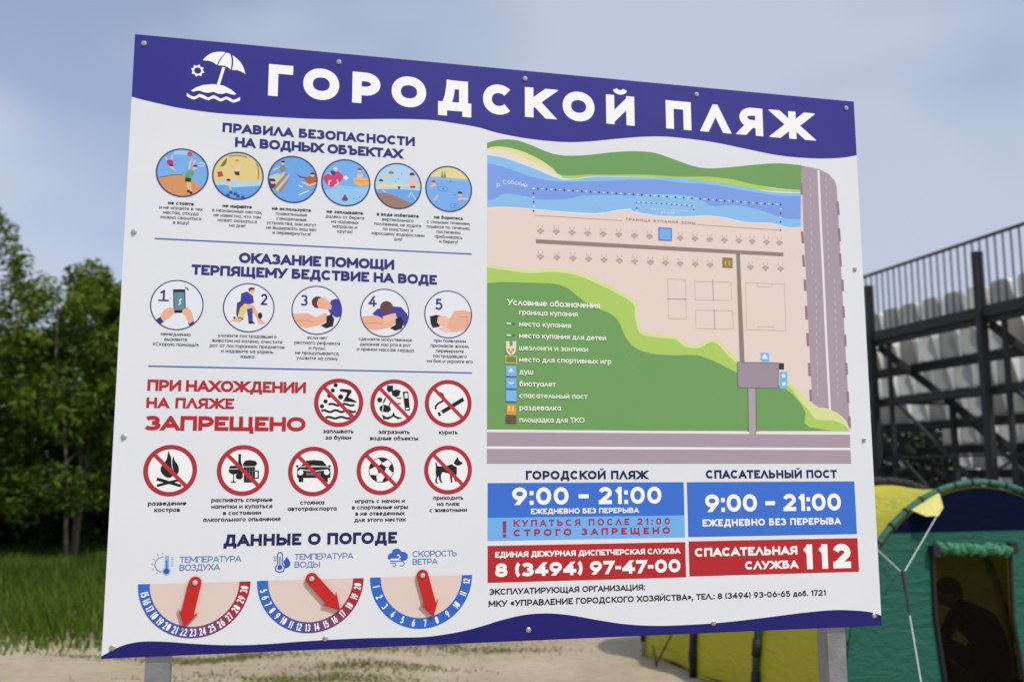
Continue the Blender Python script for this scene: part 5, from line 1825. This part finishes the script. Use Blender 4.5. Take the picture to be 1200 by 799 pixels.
# right bank: lime tail over the road's foot
a.poly(smooth_pts(z3([(905, 372), (940, 382), (965, 410), (990, 435), (1015, 452), (1040, 455), (1075, 470), (1100, 492), (1113, 522)]), 3) + z3([(905, 523)]), PLIME)
a.poly(smooth_pts(z3([(905, 382), (935, 395), (962, 432), (990, 462), (1010, 488), (1060, 492), (1095, 505), (1112, 523)]), 3) + z3([(905, 523)]), LIME)
a.poly(z3([(776, 345), (905, 388), (940, 412), (968, 445), (980, 470), (976, 498), (990, 512), (1056, 523), (776, 523)]), GREEN)
# bottom road with white lines
va, vb = B(580, 522.5)[1], B(580, 542.6)[1]
uR = B(996.5, 530)[0]
v_l0 = z3([(27, 525)])[0][1]; v_l1 = z3([(27, 573)])[0][1]; v_end = B(571, 543.2)[1]
a.rect(uL, v_l0 - 2, uR, v_end, ROAD)
a.rect(uL, v_l0 - 5, uR, v_l0 + 1.5, (236, 236, 226))
a.rect(uL, v_l1 - 3, uR, v_l1 + 3.5, (240, 238, 242))
# courtyard, drive, small facilities
a.poly(z3([(808, 394), (832, 394), (832, 533), (811, 533)]), (176, 162, 172))
for sx in (807, 831): a.line(z3([(sx, 394), (sx + 1, 526)]), 2.0, (90, 84, 80))
a.poly(z3([(775, 318), (898, 320), (898, 396), (777, 394)]), (160, 144, 158)); a.line(z3([(775, 318), (898, 320), (898, 396), (777, 394)]), 2.0, (96, 88, 96), closed=True)
a.poly(z3([(845, 289), (870, 290), (871, 317), (846, 316)]), (130, 186, 236)); a.poly(z3([(851, 300), (857, 293), (864, 300), (866, 308), (850, 308)]), (236, 244, 250))
a.poly(z3([(900, 320), (915, 321), (915, 340), (900, 340)]), (50, 40, 40))
a.poly(z3([(901, 346), (925, 347), (925, 398), (903, 397)]), (120, 184, 234)); a.poly(z3([(908, 353), (918, 353), (919, 364), (909, 364)]), (226, 240, 250)); a.poly(z3([(909, 378), (919, 378), (920, 388), (910, 388)]), (226, 240, 250))
# paths
a.poly(z2([(173, 563), (913, 603), (913, 614), (173, 575)]), (148, 130, 121))
a.poly(z2([(772, 606), (783, 606)]) + z3([(797, 318), (783, 318)]), (146, 128, 120))
# courts
CL = (212, 190, 178)
for rc in (((567, 69), (620, 71), (623, 189), (570, 187)), ((648, 76), (756, 79), (759, 133), (650, 131)), ((650, 162), (761, 164), (764, 219), (652, 217)), ((800, 80), (916, 84), (921, 224), (804, 220))):
    a.line(z3(list(rc)), 1.4, CL, closed=True)
a.line(z3([(564, 128), (626, 130)]), 1.8, (170, 146, 138)); a.line(z3([(702, 72), (704, 136)]), 1.8, (170, 146, 138)); a.line(z3([(706, 158), (708, 221)]), 1.8, (170, 146, 138))
a.line(z3([(835, 82), (836, 92), (880, 93), (880, 84)]), 1.2, CL); a.line(z3([(838, 220), (838, 211), (885, 212), (885, 222)]), 1.2, CL)
# sunshades with loungers
UC = (190, 168, 158)
a.z += a.step
rows = [([187, 234, 281, 328, 374, 421, 468, 513, 605, 649, 693, 737, 780, 820, 863, 902], 536, 572), ([187, 236, 284, 331, 377, 423, 469, 516, 561, 605, 650, 694, 815, 860, 905], 613, 649)]
for xs, ya, yb2 in rows:
    for x in xs:
        y = ya + (yb2 - ya) * (x - 187) / (905 - 187)
        cc = z2([(x, y)])[0]
        for (dx, dy, rr) in ((-6.0, 1.5, 4.0), (0, 6.4, 4.0), (6.0, 1.0, 4.0), (0, -2.4, 3.4)):
            a.disc((cc[0] + dx, cc[1] + dy), rr, UC, n=7, same=True)
        a.line([(cc[0] - 4.5, cc[1] - 5), (cc[0] - 7.2, cc[1] - 14)], 1.3, UC, same=True); a.line([(cc[0] + 4.5, cc[1] - 6), (cc[0] + 7.2, cc[1] - 15)], 1.3, UC, same=True)
# rescue post square and changing cabin
sq = z2([(541, 529), (578, 531), (578, 567), (541, 565)])
a.poly(sq, (124, 176, 238)); a.line(sq, 3.2, (74, 124, 206), closed=True)
sq = z2([(732, 619), (760, 620), (760, 648), (732, 647)])
a.poly(sq, (150, 132, 56)); a.line(sq, 2.0, (116, 98, 40), closed=True)
for x in (740, 751): a.line(z2([(x, 628), (x, 642)]), 3, (206, 190, 120))
# swimming zone border
bl = z2([(166, 411), (420, 426), (640, 441), (905, 460)])
def along(pts, n):
    seg = [math.dist(p, q_) for p, q_ in zip(pts, pts[1:])]
    tot = sum(seg); out = []
    for i in range(n):
        d = tot * i / (n - 1)
        j = 0
        while j < len(seg) - 1 and d > seg[j]: d -= seg[j]; j += 1
        f = d / seg[j]
        out.append((pts[j][0] + (pts[j + 1][0] - pts[j][0]) * f, pts[j][1] + (pts[j + 1][1] - pts[j][1]) * f))
    return out
path = z2([(166, 492), (166, 411), (420, 426), (640, 441), (905, 460), (905, 536)])
a.z += a.step
dots = along(path, 72)
for j, p in enumerate(dots):
    if j % 2: a.disc(p, 2.6, (44, 62, 110), n=8, same=True)
    else: a.rect(p[0] - 3.4, p[1] - 1.6, p[0] + 3.4, p[1] + 1.6, (226, 236, 248), same=True)
kz = along(z2([(474, 478), (474, 452), (560, 457), (645, 464), (645, 482)]), 29)
for j, p in enumerate(kz):
    if j % 2: a.disc(p, 2.2, (70, 100, 150), n=8, same=True)
    else: a.rect(p[0] - 3, p[1] - 1.3, p[0] + 3, p[1] + 1.3, (216, 236, 250), same=True)
a.line(z2([(166, 491), (430, 507)]), 1.3, (206, 150, 146)); a.line(z2([(655, 519), (905, 536)]), 1.3, (206, 150, 146))
a.text('ГРАНИЦА КУПАНИЯ ЗОНЫ', 733.5, 814.5, 258.6, 255.4, (170, 110, 112), st=.17, trmax=1.2)
a.text('место купания', 762, 805, 246.4, 243.2, (214, 234, 250), st=.16)
a.text('для детей', 774, 790, 250.4, 247.2, (214, 234, 250), st=.16)
rv = [(583.6, 219.0, 'р'), (586.6, 218.6, '.'), (591.5, 216.4, 'С'), (596.2, 216.0, 'о'), (600.2, 216.4, 'б'), (604.4, 217.0, 'с'), (608.2, 217.8, 'к'), (612, 218.8, 'и'), (615.8, 220.0, 'й')]
for (px, py, ch) in rv:
    p = B(px, py)
    a.text_c(ch, p[0], p[1], 12.5, (216, 226, 250), st=.16)
bmap = a.build('beach_map', board)
# legend
a = Art(1.5)
LW = (240, 246, 228)
a.text('Условные обозначения', 594, 702.7, 357.6, 350.2, LW, st=.19)
zi = Zm(570, 330, .13333)
for s_, x0, x1, yb2, hh_ in (('граница купания', 608, 676.7, 368.9, 6.3), ('место купания', 608, 668.7, 382.6, 6.3), ('место купания для детей', 608, 710, 396.2, 6.3), ('шезлонги и зонтики', 608, 688.7, 410.4, 6.3),
                              ('место для спортивных игр', 608, 716, 424.2, 6.3), ('душ', 608.3, 624.2, 438.5, 6.3), ('биотуалет', 608.3, 651, 452.6, 6.3), ('спасательный пост', 608.3, 688, 466.4, 6.3), ('раздевалка', 608.4, 657, 480.6, 6.3), ('площадка для ТКО', 608.4, 684.6, 494.8, 6.3)):
    a.text(s_, x0, x1, yb2, yb2 - hh_, LW, st=.18, k=.98)
zl = Zm(570, 420, .15023)
for y in (370, 472):
    p = zi([(185, y)])[0]; a.rect(p[0] - 3, p[1] - 2, p[0] + 8, p[1] + 2, (236, 244, 232)); a.disc(zi([(238, y)])[0], 3, (60, 100, 70), n=10)
a.poly(zi([(168, 525), (200, 525), (202, 568), (226, 568), (228, 525), (260, 525), (258, 610), (235, 645), (195, 645), (170, 610)]), (236, 222, 200))
for (dx, dy) in ((195, 600), (232, 600), (213, 622)): a.disc(zi([(dx, dy)])[0], 4, (206, 150, 120), n=10)
sq = zi([(168, 655), (262, 658), (262, 718), (168, 715)]); a.poly(sq, (126, 132, 60)); a.line(sq, 2.2, (206, 216, 130), closed=True)
for (y0, y1, c_) in ((58, 140, (132, 182, 236)), (150, 236, (124, 176, 234)), (248, 336, (126, 186, 240))):
    a.poly(zl([(150, y0), (232, y0 + 2), (232, y1 + 2), (150, y1)]), c_); a.line(zl([(150, y1), (232, y1 + 2)]), 2.4, (74, 116, 190))
a.poly(zl([(175, 95), (190, 74), (205, 95)]), WHITE); a.line(zl([(172, 102), (210, 102)]), 2.4, WHITE)
a.line(zl([(172, 185), (186, 197), (212, 188)]), 3, WHITE)
a.poly(zl([(155, 358), (228, 360), (228, 442), (155, 440)]), (222, 158, 62))
for x in (175, 205): a.line(zl([(x, 372), (x, 410)]), 5, (246, 206, 120))
a.poly(zl([(150, 445), (232, 447), (232, 508), (150, 506)]), (104, 78, 62))
a.build('map_legend', bmap)

# --- timetable and telephone panels
def box(name, tl, tr_, br, bl, color, label=None, extra=None):
    A = [B(*p) for p in (tl, tr_, br, bl)]
    u0 = (A[0][0] + A[3][0]) / 2; u1 = (A[1][0] + A[2][0]) / 2; v0 = (A[0][1] + A[1][1]) / 2; v1 = (A[2][1] + A[3][1]) / 2
    a = Art(.28); a.rect(u0, v0, u1, v1, color)
    if extra: a.rect(u0, B(*extra[0])[1], u1, v1, extra[1])
    return a.build(name, board, label)


t1 = box('timetable_panel', (571.2, 566.5), (800.8, 564.5), (802.4, 628.4), (571.2, 635), BLUE, 'blue panel with beach opening hours', ((571.2, 606.8), LBLUE))
t2 = box('timetable_panel', (804.5, 565), (1000.8, 564), (1004, 626), (806.4, 629), BLUE, 'blue panel with rescue post hours')
p1 = box('telephone_panel', (571.2, 640), (802.8, 634.8), (803.6, 676.4), (571.2, 682.8), (182, 30, 40), 'red panel with the dispatch telephone number')
p2 = box('telephone_panel', (806.8, 634.8), (1004.8, 630), (1006, 669.6), (807.6, 675.6), (182, 30, 40), 'red panel with the rescue number 112')
def letters(parent, rows):
    for r_ in rows:
        a = Art(.5)
        a.text(*r_[:5], r_[5], **r_[6])
        a.build('lettering', parent)
letters(t1, [('9:00 – 21:00', 600, 774.8, 591.8, 571.2, WHITE, dict(st=.235)), ('ЕЖЕДНЕВНО БЕЗ ПЕРЕРЫВА', 622, 748.4, 602.3, 596, WHITE, dict(st=.22)),
             ('КУПАТЬСЯ ПОСЛЕ 21:00', 601.6, 784.8, 617.2, 609.2, (164, 50, 92), dict(st=.24, trmax=.6)), ('СТРОГО ЗАПРЕЩЕНО', 601.6, 784.8, 628.6, 620.4, (164, 42, 84), dict(st=.27, trmax=.6))])
a = Art(.5)
p = B(591, 630); pt = B(591, 610.5)
a.rect(p[0] - 4.6, pt[1], p[0] + 4.6, pt[1] + 30, (176, 40, 76)); a.rect(p[0] - 4.6, p[1] - 9, p[0] + 4.6, p[1], (176, 40, 76), same=True)
a.build('exclamation_mark', t1)
letters(t2, [('9:00 – 21:00', 826, 985, 600, 579.4, WHITE, dict(st=.235)), ('ЕЖЕДНЕВНО БЕЗ ПЕРЕРЫВА', 823, 984.8, 616.8, 608.6, WHITE, dict(st=.235))])
letters(p1, [('ЕДИНАЯ ДЕЖУРНАЯ ДИСПЕТЧЕРСКАЯ СЛУЖБА', 580, 796.8, 653.4, 646.6, WHITE, dict(st=.235)), ('8 (3494) 97-47-00', 580, 797, 676.2, 660.2, WHITE, dict(st=.265, k=1.1))])
letters(p2, [('СПАСАТЕЛЬНАЯ', 814, 934, 652.4, 642.2, WHITE, dict(st=.265, k=1.1)), ('СЛУЖБА', 872.8, 935, 667.4, 657.8, WHITE, dict(st=.265, k=1.1)), ('112', 940, 996.4, 667, 638, WHITE, dict(st=.27, trmin=.08))])
heading([('ЭКСПЛУАТИРУЮЩАЯ ОРГАНИЗАЦИЯ:', 572.4, 755.6, 697.2, 690, (24, 24, 44), dict(st=.22)),
         ('МКУ «УПРАВЛЕНИЕ ГОРОДСКОГО ХОЗЯЙСТВА», ТЕЛ.: 8 (3494) 93-06-65 доб. 1721', 572.4, 967.2, 711.2, 703.8, (24, 24, 44), dict(st=.22))], 'contact_lettering')
